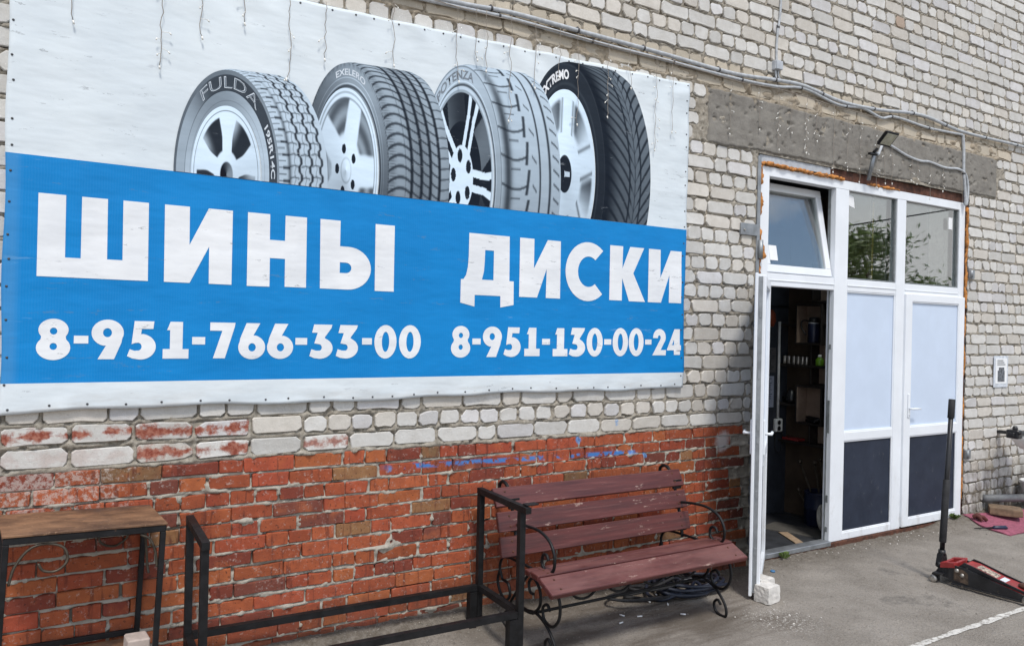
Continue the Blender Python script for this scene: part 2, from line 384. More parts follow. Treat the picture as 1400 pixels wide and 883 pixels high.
def mk_line():
    k = NM('worn_white_road_paint'); n = k.noise(26, 6, .75)
    c = k.mix(k.ramp(n, .36, .55), (.22, .20, .175), (.58, .565, .53)); k.bump(k.noise(120, 4), .5, .004); return k.fin(c, .85, 0, .2)
M['white_paint'] = mk_line()
def mk_glass(name, tint=(.84, .88, .87)):
    m = bpy.data.materials.new(name); m.use_nodes = True; t = m.node_tree; t.nodes.clear()
    o = t.nodes.new('ShaderNodeOutputMaterial'); mixs = t.nodes.new('ShaderNodeMixShader')
    tr = t.nodes.new('ShaderNodeBsdfTransparent'); tr.inputs[0].default_value = (*tint, 1)
    gl = t.nodes.new('ShaderNodeBsdfGlossy'); gl.inputs['Roughness'].default_value = .004
    g = t.nodes.new('ShaderNodeNewGeometry'); d = t.nodes.new('ShaderNodeVectorMath'); d.operation = 'DOT_PRODUCT'   # Schlick, same on both faces
    t.links.new(g.outputs['Incoming'], d.inputs[0]); t.links.new(g.outputs['Normal'], d.inputs[1])
    def mth(op, a, b):
        n = t.nodes.new('ShaderNodeMath'); n.operation = op
        for q, v in enumerate((a, b)):
            if hasattr(v, 'node'): t.links.new(v, n.inputs[q])
            else: n.inputs[q].default_value = v
        return n.outputs[0]
    c = mth('ABSOLUTE', d.outputs['Value'], 0.); f5 = mth('POWER', mth('SUBTRACT', 1., c), 5.)
    t.links.new(mth('ADD', mth('MULTIPLY', f5, .73), .26), mixs.inputs[0])
    t.links.new(tr.outputs[0], mixs.inputs[1]); t.links.new(gl.outputs[0], mixs.inputs[2]); t.links.new(mixs.outputs[0], o.inputs[0])
    return m
M['glass'] = mk_glass('window_glass')

# ------------------------------------------------------------------ mesh helpers
class MB:
    def __init__(s): s.v = []; s.f = []; s.sm = []
    def add(s, vs, fs, smooth=False, X=None):
        o = len(s.v)
        if X is not None: vs = [tuple(X @ Vector(p)) for p in vs]
        s.v += [tuple(p) for p in vs]; s.f += [tuple(i+o for i in f) for f in fs]; s.sm += [smooth]*len(fs)
    def box(s, x0, x1, y0, y1, z0, z1, c=.003, X=None):
        c = min(c, (x1-x0)*.45, (y1-y0)*.45, (z1-z0)*.45)
        if c <= 0:
            vs = [(x, y, z) for x in (x0, x1) for y in (y0, y1) for z in (z0, z1)]
            s.add(vs, [(0, 1, 3, 2), (4, 6, 7, 5), (0, 4, 5, 1), (2, 3, 7, 6), (0, 2, 6, 4), (1, 5, 7, 3)], False, X); return
        xs = (x0, x1); ys = (y0, y1); zs = (z0, z1); vs = []; idx = {}
        for i in (0, 1):
            for j in (0, 1):
                for k in (0, 1):
                    dx = c if i == 0 else -c; dy = c if j == 0 else -c; dz = c if k == 0 else -c
                    idx[i, j, k, 0] = len(vs); vs.append((xs[i], ys[j]+dy, zs[k]+dz))
                    idx[i, j, k, 1] = len(vs); vs.append((xs[i]+dx, ys[j], zs[k]+dz))
                    idx[i, j, k, 2] = len(vs); vs.append((xs[i]+dx, ys[j]+dy, zs[k]))
        fs = []
        g = lambda *a: idx[a]
        for i in (0, 1): fs.append((g(i, 0, 0, 0), g(i, 1, 0, 0), g(i, 1, 1, 0), g(i, 0, 1, 0)))
        for j in (0, 1): fs.append((g(0, j, 0, 1), g(1, j, 0, 1), g(1, j, 1, 1), g(0, j, 1, 1)))
        for k in (0, 1): fs.append((g(0, 0, k, 2), g(1, 0, k, 2), g(1, 1, k, 2), g(0, 1, k, 2)))
        for i in (0, 1):
            for j in (0, 1): fs.append((g(i, j, 0, 0), g(i, j, 1, 0), g(i, j, 1, 1), g(i, j, 0, 1)))
            for k in (0, 1): fs.append((g(i, 0, k, 0), g(i, 1, k, 0), g(i, 1, k, 2), g(i, 0, k, 2)))
        for j in (0, 1):
            for k in (0, 1): fs.append((g(0, j, k, 1), g(1, j, k, 1), g(1, j, k, 2), g(0, j, k, 2)))
        for i in (0, 1):
            for j in (0, 1):
                for k in (0, 1): fs.append((g(i, j, k, 0), g(i, j, k, 1), g(i, j, k, 2)))
        s.add(vs, fs, False, X)
    def tube(s, pts, r, n=8, X=None, cap=True, sq=False, rn=None):
        P = [Vector(p) for p in pts]
        t0 = (P[1]-P[0]).normalized(); up = Vector((0, 0, 1)) if abs(t0.z) < .9 else Vector((1, 0, 0))
        nrm = (up-t0*up.dot(t0)).normalized(); vs = []; fs = []
        for i, p in enumerate(P):
            if 0 < i < len(P)-1: t = (P[i+1]-P[i]).normalized()+(P[i]-P[i-1]).normalized()
            elif i == 0: t = P[1]-P[0]
            else: t = P[-1]-P[-2]
            t = t.normalized() if t.length > 1e-9 else t0
            nrm = (nrm-t*nrm.dot(t)).normalized(); b = t.cross(nrm)
            ri = (r[i] if isinstance(r, (list, tuple)) else r)
            for k in range(n):
                a = 2*PI*(k+(.5 if sq else 0))/n; rr = ri*(1.414 if sq else 1)
                if rn: rr *= 1+rn*(RNG.random()-.5)
                vs.append(p+nrm*math.cos(a)*rr+b*math.sin(a)*rr)
        for i in range(len(P)-1):
            for k in range(n):
                k2 = (k+1) % n; fs.append((i*n+k, i*n+k2, (i+1)*n+k2, (i+1)*n+k))
        if cap: fs.append(tuple(range(n-1, -1, -1))); fs.append(tuple((len(P)-1)*n+k for k in range(n)))
        s.add(vs, fs, not sq, X)
    def lathe(s, prof, n=20, X=None, smooth=True):
        vs = []; fs = []
        for r, z in prof:
            for k in range(n): a = 2*PI*k/n; vs.append((r*math.cos(a), r*math.sin(a), z))
        for i in range(len(prof)-1):
            for k in range(n):
                k2 = (k+1) % n; fs.append((i*n+k, i*n+k2, (i+1)*n+k2, (i+1)*n+k))
        fs.append(tuple(range(n-1, -1, -1))); fs.append(tuple((len(prof)-1)*n+k for k in range(n)))
        s.add(vs, fs, smooth, X)
    def prism(s, poly, axis, d0, d1, X=None):
        """poly in the two other axes, extruded along axis (0,1,2)"""
        n = len(poly); vs = []
        for d in (d0, d1):
            for a, b in poly: vs.append({0: (d, a, b), 1: (a, d, b), 2: (a, b, d)}[axis])
        fs = [tuple(range(n)), tuple(range(2*n-1, n-1, -1))]
        for i in range(n): j = (i+1) % n; fs.append((i, i+n, j+n, j))
        s.add(vs, fs, False, X)
    def build(s, name, mat, parent=None, label=None, kind=None):
        me = bpy.data.meshes.new(name); me.from_pydata(s.v, [], s.f)
        me.polygons.foreach_set('use_smooth', s.sm); me.update()
        bm = bmesh.new(); bm.from_mesh(me); bmesh.ops.recalc_face_normals(bm, faces=bm.faces); bm.to_mesh(me); bm.free()
        me.materials.append(mat); return link(name, me, parent, label, kind)
def link(name, me, parent=None, label=None, kind=None):
    o = bpy.data.objects.new(name, me); COL.objects.link(o)
    if parent is not None:
        o.parent = parent; o.matrix_parent_inverse = base_inv(parent)
    if label: o['label'] = label
    if kind: o['kind'] = kind
    return o
_world = {}
def base_inv(p):
    w_ = Matrix.Translation(_world.get(p.name, (0, 0, 0))); return w_.inverted()
def thing(name, label, cat, loc=(0, 0, 0), group=None):
    o = bpy.data.objects.new(name, None); COL.objects.link(o); o.location = loc; o.empty_display_size = .1
    _world[o.name] = Vector(loc)
    return tag(o, label, cat, group)
def tag(o, label, cat, group=None):
    o['label'] = label; o['category'] = cat
    if group: o['group'] = group
    return o
def setcol(me, name, arr):
    a = me.attributes.new(name, 'FLOAT_COLOR', 'POINT'); a.data.foreach_set('color', np.asarray(arr, np.float32).ravel())
def grid_mesh(name, V, F, mat, smooth=True):
    me = bpy.data.meshes.new(name); V = np.asarray(V, np.float32); F = np.asarray(F, np.int32)
    me.vertices.add(len(V)); me.vertices.foreach_set('co', V.ravel())
    me.loops.add(F.size); me.loops.foreach_set('vertex_index', F.ravel())
    me.polygons.add(len(F)); me.polygons.foreach_set('loop_start', np.arange(0, F.size, F.shape[1], dtype=np.int32))
    me.polygons.foreach_set('loop_total', np.full(len(F), F.shape[1], np.int32))
    me.polygons.foreach_set('use_smooth', np.full(len(F), smooth)); me.update(calc_edges=True); me.validate()
    me.materials.append(mat); return me
def gridfaces(nx, ny):
    i, j = np.meshgrid(np.arange(nx-1), np.arange(ny-1), indexing='ij'); a = (i*ny+j).ravel()
    return np.stack([a, a+ny, a+ny+1, a+1], 1)
def smooth_path(pts, sub=6, closed=False):
    P = [Vector(p) for p in pts]; o = []; n = len(P)
    for i in range(n-1):
        p0 = P[max(i-1, 0)]; p1 = P[i]; p2 = P[i+1]; p3 = P[min(i+2, n-1)]
        for k in range(sub):
            t = k/sub
            o.append(.5*((2*p1)+(p2-p0)*t+(2*p0-5*p1+4*p2-p3)*t*t+(3*p1-p0-3*p2+p3)*t**3))
    o.append(P[-1]); return o

# ================================================================== GROUND
def axis_nonuni(lo, hi, step, far, grow=1.35):
    a = list(np.arange(lo, hi+step*.5, step)); s = step; x = a[-1]
    while x < far: s *= grow; x += s; a.append(x)
    s = step; x = a[0]; pre = []
    while x > -far: s *= grow; x -= s; pre.append(x)
    return np.array(pre[::-1]+a)
gx = axis_nonuni(-.4, 9.0, .022, 120); gy = axis_nonuni(-2.3, .08, .022, 120)
X_, Y_ = np.meshgrid(gx, gy, indexing='ij')
Z_ = ground_h(X_, Y_)
Z_ = np.where(Y_ > .06, Z_-.03*sstep(.06, .3, Y_), Z_)
gm = grid_mesh('ground', np.stack([X_, Y_, Z_], -1).reshape(-1, 3), gridfaces(len(gx), len(gy)), M['ground'])
link('ground', gm, kind='structure')
# painted bay line
lx = np.linspace(3.6, 7.2, 241); ly = np.linspace(0, 1, 5)
LX, LT = np.meshgrid(lx, ly, indexing='ij')
LY = -1.475-.002*(LX-4.2)-.042*LT+(fbm(LX*14, LT*0, 3, 3)-.5)*.014*(LT-.5)*2
lm = grid_mesh('painted_line', np.stack([LX, LY, ground_h(LX, LY)+.004], -1).reshape(-1, 3), gridfaces(len(lx), len(ly))[:, ::-1], M['white_paint'])
link('painted_line', lm, kind='structure')

# ================================================================== WALL
wall = thing('brick_wall', 'long wall of grey silicate brick over a red brick base, behind the banner and bench', 'wall', (4.5, 0, 0))
BAN = (-.15, 3.835, 1.33, 3.43)            # banner area
def zlintel_bot(x): return np.interp(x, [4.0, 4.5, 4.6, 8.0], [3.085, 3.10, 3.104, 3.104])
def in_opening(u0, u1, z0, z1):
    if u1 > 4.565 and u0 < 7.515 and z0 < 3.08: return True
    if u1 > 4.05 and u0 < 7.99 and z1 > 3.10 and z0 < 3.49: return True
    return False
def behind_banner(u0, u1, z0, z1): return u0 > BAN[0]+.06 and u1 < BAN[1]-.06 and z0 > BAN[2]+.08 and z1 < BAN[3]-.03

def brick_mesh(u0, u1, z0, z1, proud, rad, jit, rng):
    """10-point rounded outline: back ring, outer ring, inset front ring"""
    w2 = u1-u0; h2 = z1-z0; r = lambda: rad*(.5+1.0*rng.random()); j = lambda: (rng.random()-.5)*jit
    rs = [r() for _ in range(4)]
    if rng.random() < .22: rs[rng.randrange(4)] *= 2.0
    chip = rng.randrange(10) if rng.random() < (.5 if rad > .005 else .25) else -1; cd_ = rng.uniform(.005, .014)
    rs = [min(q, w2*.3, h2*.42) for q in rs]
    um = u0+w2*(.35+.3*rng.random()); um2 = u0+w2*(.35+.3*rng.random())
    o = [(u0+rs[0], z0+j()), (um, z0+j()+(.004 if rng.random() < .15 else 0)), (u1-rs[1], z0+j()), (u1+j(), z0+rs[1]), (u1+j(), z1-rs[2]), (u1-rs[2], z1+j()),
         (um2, z1+j()), (u0+rs[3], z1+j()), (u0+j(), z1-rs[3]), (u0+j(), z0+rs[0])]
    cx, cz = (u0+u1)/2, (z0+z1)/2; ins = .0035
    if chip >= 0:
        a, b = o[chip]; dl = math.hypot(cx-a, cz-b); o[chip] = (a+(cx-a)/dl*cd_, b+(cz-b)/dl*cd_)
    tilt = (rng.random()-.5)*.004; tilt2 = (rng.random()-.5)*.004
    v = []
    for a, b in o: v.append((a, .012, b))
    for a, b in o: v.append((a, -proud+.006, b))
    for a, b in o:
        a2 = a+(ins if a < cx else -ins)*min(1, abs(a-cx)/(w2*.35)); b2 = b+(ins if b < cz else -ins)*min(1, abs(b-cz)/(h2*.35))
        v.append((a2, -proud+tilt*(a-cx)/w2*2+tilt2*(b-cz)/h2*2+(rng.random()-.5)*.0015, b2))
    f = []
    for k in range(10):
        k2 = (k+1) % 10; f.append((k, k2, 10+k2, 10+k)); f.append((10+k, 10+k2, 20+k2, 20+k))
    f.append(tuple(range(20, 30)))
    loc = [((a-u0)/w2, (b-z0)/h2) for a, b in o]*3
    return v, f, loc
rngb = random.Random(5)
bricks = {'red_brick': [], 'grey_brick': []}
RED_TOP = 1.058; RP = .0775; GP = .1020
# --- red courses (stop at the door frame)
voids = []
k = 0; z = RED_TOP
while z > -.12:
    z1 = z-.0062; z0 = z1-.0645; u = -1.3+rngb.random()*.2; hdr = (rngb.random() < .4)
    while u < 4.57:
        if rngb.random() < (.75 if hdr else .22): L = .118+rngb.uniform(-.012, .012)
        else: L = rngb.choice([.25, .245, .24, .19, .25])+rngb.uniform(-.012, .012)
        gap = rngb.choice([.012, .010, .014, .003, .003, .004, .004]) if not hdr else rngb.choice([.011, .004, .003, .004])
        u1 = min(u+L, 4.572)
        if u1-u > .04:
            q = rngb.random()
            if q < .70: r0 = .36+rngb.uniform(-.08, .05); t = (r0, r0*rngb.uniform(.20, .27), r0*.105)
            elif q < .80: t = (.20, .046, .030)
            elif q < .91: t = (.39, .115, .042)
            elif q < .94: t = (.29, .155, .07)
            elif q < .96: t = (.20, .12, .06)
            else: t = (.17, .055, .04)
            wob = .004*math.sin(u*1.7+k)
            bricks['red_brick'].append((u, u1, z0+wob+rngb.uniform(-.003, .003), z1+wob+rngb.uniform(-.002, .003), .0085+rngb.uniform(-.003, .0045), .004, .004, t, 0.))
        if gap > .009 and rngb.random() < .16: voids.append((u1-.004, u1+gap+.004, z0+rngb.uniform(0, .03), z1))
        u = u1+gap
    z -= RP; k += 1
# --- grey courses
def grey_row(z0, z1, ua, ub, hdr, k):
    u = ua-rngb.random()*.2; mixrow = rngb.random() < .18
    while u < ub:
        if mixrow: L = .118 if rngb.random() < .5 else .25
        else: L = .118 if hdr and not (k == 1 and u < .95 and ub < 6) else (.25 if rngb.random() < .93 else .118)
        L += rngb.uniform(-.006, .006); u1 = min(u+L, ub); u = max(u, ua); gap = rngb.uniform(.011, .018)
        zc = (z0+z1)/2
        tops = 3.47 < zc < 3.70 and 1.0 < u < 8.1
        if u1-u > .03 and not in_opening(u, u1, z0, z1):
            b = rngb.uniform(.50, .63); q = rngb.random()
            t = (b, b*.982, b*.94) if q < .66 else ((b*.99, b*.935, b*.85) if q < .86 else (b*1.0, b*.985, b*.985))
            paint = 0.
            if z0 < 1.25 and u < .75: paint = 1.0 if rngb.random() < .72 else .2
            elif z0 < 1.15 and u < 1.25: paint = .85 if rngb.random() < .5 else 0
            if tops: t = (b*.86, b*.76, b*.61)
            if rngb.random() < .006: t = (.42, .32, .25)
            jz = rngb.uniform(-.003, .003)
            bricks['grey_brick'].append((u, u1, z0+jz, z1+jz+rngb.uniform(-.003, .003), .008+rngb.uniform(-.004, .004)-(.004 if tops else 0), .016, .007 if not tops else .016, t, paint))
        u = u1+gap
z = RED_TOP+.006; k = 0
pat = [0, 0, 1, 0, 0, 1, 0, 1, 0, 0, 1, 0, 1, 0, 0]
while z < 5.9:
    hdr = (k % 2 == 1) if rngb.random() > .10 or k < 14 else rngb.random() < .5
    z0 = z+.0075+(.004 if k < 2 else 0); z1 = z+GP-.0075-(.003 if k < 2 else 0)
    if z0 < 3.06 and z1 > 0:
        grey_row(z0, z1, -1.3, 4.56, hdr, k); grey_row(z0, z1, 7.52, 11.5, hdr, k)
    else: grey_row(z0, z1, -1.3, 11.5, hdr, k)
    z += GP; k += 1
z = RED_TOP+.006-GP; kk = 1
while z > -.15:
    kk += 1; grey_row(z+.0075, z+GP-.0075, 7.52, 11.5, kk % 2 == 1 if rngb.random() < .8 else rngb.random() < .5, 5); z -= GP
def emit_bricks(kind, mat):
    vis = []; rest = []
    for b in bricks[kind]:
        u0, u1, z0, z1 = b[:4]; x = (u0+u1)/2; zc = (z0+z1)/2
        if u1 > 4.56 and z1 < 3.09 and u0 < 7.5: continue
        if behind_banner(u0, u1, z0, z1): continue
        d = math.sqrt(x*x+3.99**2+(zc-1.76)**2)
        a = (u1-u0)*(z1-z0)/d**3
        fr = u1 > -.2 and x < 8.6 and z1 > -.0 and zc < 3.12+.235*x and not (kind == 'red_brick' and z1 < .02)
        hid = u0 > BAN[0]-.01 and u1 < BAN[1]+.01 and z0 > BAN[2]-.01 and zc < BAN[3]
        (vis if fr and not hid else rest).append((a, b))
    vis.sort(key=lambda q: -q[0])
    rest = [b for a, b in vis[300:]]+[b for a, b in rest]; vis = [b for a, b in vis[:300]]
    for b in vis:
        v, f, loc = brick_mesh(*b[:4], b[4], b[5], b[6], rngb)
        me = bpy.data.meshes.new(kind); me.from_pydata(v, [], f); me.materials.append(mat)
        setcol(me, 'tint', [(*b[7], 1)]*30); setcol(me, 'loc', [(p, q, b[8], 1) for p, q in loc])
        link(kind, me, wall)
    V = []; F = []; T = []; Lc = []
    for b in rest:
        v, f, loc = brick_mesh(*b[:4], b[4], b[5], b[6], rngb); o = len(V); V += v
        F += [tuple(i+o for i in q) for q in f]; T += [(*b[7], 1)]*30; Lc += [(p, q, b[8], 1) for p, q in loc]
    me = bpy.data.meshes.new(kind); me.from_pydata(V, [], F); me.materials.append(mat)
    setcol(me, 'tint', T); setcol(me, 'loc', Lc)
    link(kind, me, wall, kind='stuff')
emit_bricks('red_brick', M['red_brick']); emit_bricks('grey_brick', M['grey_brick'])
# --- mortar bed between the bricks
mxs = np.concatenate([np.arange(-1.3, -.32, .05), np.arange(-.30, 8.9, .0085), np.arange(8.92, 11.5, .05)])
mzs = np.concatenate([np.arange(-.15, 5.25, .0085), np.arange(5.27, 5.9, .05)])
MX, MZ = np.meshgrid(mxs, mzs, indexing='ij')
D = np.full(MX.shape, -.05)                      # signed distance to the bricks, positive inside
for b in bricks['red_brick']+bricks['grey_brick']:
    i0, i1 = np.searchsorted(mxs, (b[0]-.025, b[1]+.025)); j0, j1 = np.searchsorted(mzs, (b[2]-.025, b[3]+.025))
    if i1 <= i0 or j1 <= j0: continue
    xx = mxs[i0:i1, None]; zz = mzs[None, j0:j1]; cr_ = b[5]*.8
    qx = np.abs(xx-(b[0]+b[1])/2)-((b[1]-b[0])/2-cr_); qz = np.abs(zz-(b[2]+b[3])/2)-((b[3]-b[2])/2-cr_)
    dd = -(np.hypot(np.maximum(qx, 0), np.maximum(qz, 0))+np.minimum(np.maximum(qx, qz), 0)-cr_)
    D[i0:i1, j0:j1] = np.maximum(D[i0:i1, j0:j1], dd)
redz = (1-sstep(1.055, 1.075, MZ))*(1-sstep(4.5, 4.6, MX)); grey = 1-redz
out_ = np.maximum(-D, 0); ins_ = np.maximum(D, 0)
rough = fbm(MX*34, MZ*34, 40, 3)-.5; low = fbm(MX*5, MZ*8, 41, 3)
joint = grey*(.0050+.010*(low-.5))+redz*(.0068+.012*(low-.5))+rough*(.010+.010*redz)
crack = np.exp(-(out_/.0055)**2)*(D < .004)*sstep(.40, .60, fbm(MX*13, MZ*17, 47, 3))*(.016*grey+.012*redz)
smear = np.exp(-ins_/.010)*np.maximum(0, fbm(MX*26, MZ*36, 44, 3)-(.50-.02*redz))*(.055+.02*redz)
h = np.where(D > 0, -.006+smear*1.2, joint+smear*.4)-crack
h += np.maximum(0, fbm(MX*3.1, MZ*5.5, 60, 4)-.72)*.10+redz*np.maximum(0, fbm(MX*6, MZ*11, 46, 4)-.72)*.08
tops = np.exp(-((MZ-3.565)/.075)**2)*(MX > 1)*(MX < 8.1)
h += tops*(.003+np.maximum(0, fbm(MX*9, MZ*18, 70, 3)-.48)*.07)
seam = np.exp(-((MZ-1.062)/.012)**2)*(MX < 4.6)*.006*fbm(MX*8, MZ*8, 50, 3); h += seam
for px_, pz_, rx_, rz_ in ((1.62, .50, .09, .05), (1.70, .545, .05, .05), (.92, .735, .05, .04), (.05, .86, .06, .03), (2.6, .97, .04, .03)):
    h += .016*np.exp(-((MX-px_)/rx_)**2-((MZ-pz_)/rz_)**2)*(.6+.8*fbm(MX*25, MZ*25, 77, 2))
h -= np.maximum(0, fbm(MX*17, MZ*24, 91, 2)-.70)*.20*(1-tops*.5)*(D < 0)
for a0, a1, b0, b1 in voids:
    i0, i1 = np.searchsorted(mxs, (a0, a1)); j0, j1 = np.searchsorted(mzs, (b0, b1)); h[i0:i1, j0:j1] -= .05
fc = gridfaces(len(mxs), len(mzs))
cx = MX.ravel()[fc].mean(1); cz = MZ.ravel()[fc].mean(1)
keep = ~((cx > 4.575) & (cx < 7.51) & (cz < 3.095)) & ~((cx > .0) & (cx < 3.7) & (cz > 1.5) & (cz < 3.3))
fc = fc[keep]; used = np.unique(fc); rm = -np.ones(MX.size, int); rm[used] = np.arange(len(used))
VV = np.stack([MX.ravel(), -h.ravel(), MZ.ravel()], 1)[used]
mm = grid_mesh('mortar', VV, rm[fc], M['mortar']); link('mortar', mm, wall)
# wall core behind (gives the wall thickness; opening left free)
mb = MB()
for a in ((-1.3, 4.56, -.3, 5.9), (7.52, 11.5, -.3, 5.9), (4.56, 7.52, 3.13, 5.9)): mb.box(a[0], a[1], .025, .38, a[2], a[3], 0)
mb.build('wall_core', M['mortar'], wall)
# reveals of the door opening are closed by the core; concrete lintel over it
nx, nzv = 330, 46
lxs = np.linspace(4.03, 7.995, nx); tt = np.linspace(0, 1, nzv)
LX, LT = np.meshgrid(lxs, tt, indexing='ij')
zb = zlintel_bot(LX)+(fbm(LX*9, LX*0+3, 12, 4)-.5)*.022; zt = 3.505+(fbm(LX*7, LX*0, 14, 4)-.5)*.022
zt = zt-.05*sstep(4.6, 4.1, LX)*0
LZ = zb+(zt-zb)*LT
edge = np.minimum(np.minimum(LT, 1-LT)*26, np.minimum(LX-4.03, 7.995-LX)*45).clip(0, 1)
pit = np.maximum(0, fbm(LX*19, LZ*22, 23, 3)-.66)*.11
LY = -(.019+(fbm(LX*4, LZ*5, 20, 4)-.5)*.008+(fbm(LX*40, LZ*40, 25, 2)-.5)*.005-pit)*edge+.018*(1-edge)
LZ = LZ+(fbm(LX*30, LZ*30, 28, 2)-.5)*.008
V = np.stack([LX, LY, LZ], -1).reshape(-1, 3); F = gridfaces(nx, nzv)
nb = len(V); back = V.copy(); 
bi = np.arange(nx)*nzv; lowb = V[bi].copy(); lowb[:, 1] = .12; V2 = np.vstack([V, lowb])
ff = [(bi[i], nb+i, nb+i+1, bi[i+1]) for i in range(nx-1)]
lm = grid_mesh('concrete_lintel', V2, np.vstack([F, np.array(ff)]), M['concrete']); link('concrete_lintel', lm, wall)

# ================================================================== BANNER
ban = thing('tyre_shop_banner', 'big blue and white vinyl banner with four tyres and phone numbers on the brick wall', 'banner', (1.84, -.03, 1.34))
def ban_y(x, z):
    """wrinkled front of the stretched vinyl"""
    x = np.asarray(x, float); z = np.asarray(z, float)
    e = np.exp(-np.abs(z-(3.42))/.16)+np.exp(-np.abs(z-1.35)/.06)+.6*np.exp(-np.abs(x-3.83)/.12)
    d = (fbm(x*1.3, z*1.7, 7, 2)-.5)*.007+e*.007*np.sin(x*17+2*fbm(x*2, z*2, 3)*6)*np.sin(z*13+1)
    return -.032-d
def ban_bot(x): return np.interp(x, [-.15, 3.835], [1.326, 1.352])+.006*np.sin(np.asarray(x)*3.3)+.004*np.sin(np.asarray(x)*11)
def ban_top(x): return np.interp(x, [-.15, 1.25, 3.835], [3.385, 3.413, 3.478])-.004*np.abs(np.sin(np.asarray(x)*8.3))
bx = np.linspace(-.15, 3.835, 240); bt = np.linspace(0, 1, 130)
BX, BT = np.meshgrid(bx, bt, indexing='ij'); BZ = ban_bot(BX)+(ban_top(BX)-ban_bot(BX))*BT
BXX = BX+.004*np.sin(BZ*9)*(np.abs(BX-1.84) > 1.9)
V = np.stack([BXX, ban_y(BX, BZ), BZ], -1).reshape(-1, 3); F = gridfaces(240, 130); N = len(V)
# hem turned back to the wall on all four sides
ring = np.concatenate([np.arange(240)*130, 239*130+np.arange(1, 130), (np.arange(238, -1, -1))*130+129, np.arange(128, 0, -1)])
bk = V[ring].copy(); bk[:, 1] = -.002
n = len(ring); hem = np.array([(ring[i], N+i, N+(i+1) % n, ring[(i+1) % n]) for i in range(n)])
link('banner_sheet', grid_mesh('banner_sheet', np.vstack([V, bk]), np.vstack([F, hem]), M['banner']), ban)
# fixing nails with washers along the edges
mb = MB()
def nail(x, z):
    y = float(ban_y(x, z)); mb.lathe([(.0055, 0), (.005, .0025), (.002, .004)], 8, Matrix.Translation((x, y, z)) @ Matrix.Rotation(PI/2, 4, 'X'))
x = -.12
while x < 3.82: nail(x, float(ban_bot(x))+.022+RNG.uniform(-.004, .006)); x += RNG.uniform(.11, .19)
x = 1.1
while x < 3.82: nail(x, float(ban_top(x))-.018); x += RNG.uniform(.10, .17)
z = 1.45
while z < 3.4: nail(-.132+RNG.uniform(-.003, .006), z); nail(3.812+RNG.uniform(-.006, .003), z+RNG.uniform(-.03, .03)); z += RNG.uniform(.10, .17)
mb.build('nails', M['cable_dark'], ban, kind='stuff')

def flat_poly(loops, off):
    """filled polygon with holes, cut on a 0.1 m lattice so it follows the banner's folds"""
    vs = [[Vector((p[0], p[1], 0)) for p in lp] for lp in loops]
    tri = tessellate_polygon(vs); flat = [p for lp in vs for p in lp]
    bm = bmesh.new(); bv = [bm.verts.new(p) for p in flat]
    for t in tri:
        try: bm.faces.new([bv[i] for i in t])
        except ValueError: pass
    xs = [p.x for p in flat]; ys = [p.y for p in flat]
    for ax, lo, hi in ((0, min(xs), max(xs)), (1, min(ys), max(ys))):
        c = math.floor(lo/.08)*.08+.08
        while c < hi:
            no = (1, 0, 0) if ax == 0 else (0, 1, 0); co = (c, 0, 0) if ax == 0 else (0, c, 0)
            bmesh.ops.bisect_plane(bm, geom=bm.verts[:]+bm.edges[:]+bm.faces[:], plane_co=co, plane_no=no); c += .08
    P = np.array([(v.co.x, v.co.y) for v in bm.verts]); Y = ban_y(P[:, 0], P[:, 1])-off
    for v, y in zip(bm.verts, Y): v.co = Vector((v.co.x, float(y), v.co.y))
    for f in bm.faces:
        if f.normal.y > 0: f.normal_flip()
    bm.normal_update()
    for f in bm.faces:
        if f.normal.y > 0: f.normal_flip()
        f.smooth = True
    return bm
def print_poly(name, loops, mat, parent, off=.0016):
    bm = flat_poly(loops, off); me = bpy.data.meshes.new(name); bm.to_mesh(me); bm.free(); me.materials.append(mat)
    return link(name, me, parent)
def arc(cx, cy, rx, ry, a0, a1, n=14): return [(cx+rx*math.cos(math.radians(a0+(a1-a0)*i/n)), cy+ry*math.sin(math.radians(a0+(a1-a0)*i/n))) for i in range(n+1)]
ZB, ZT = 1.927, 2.290
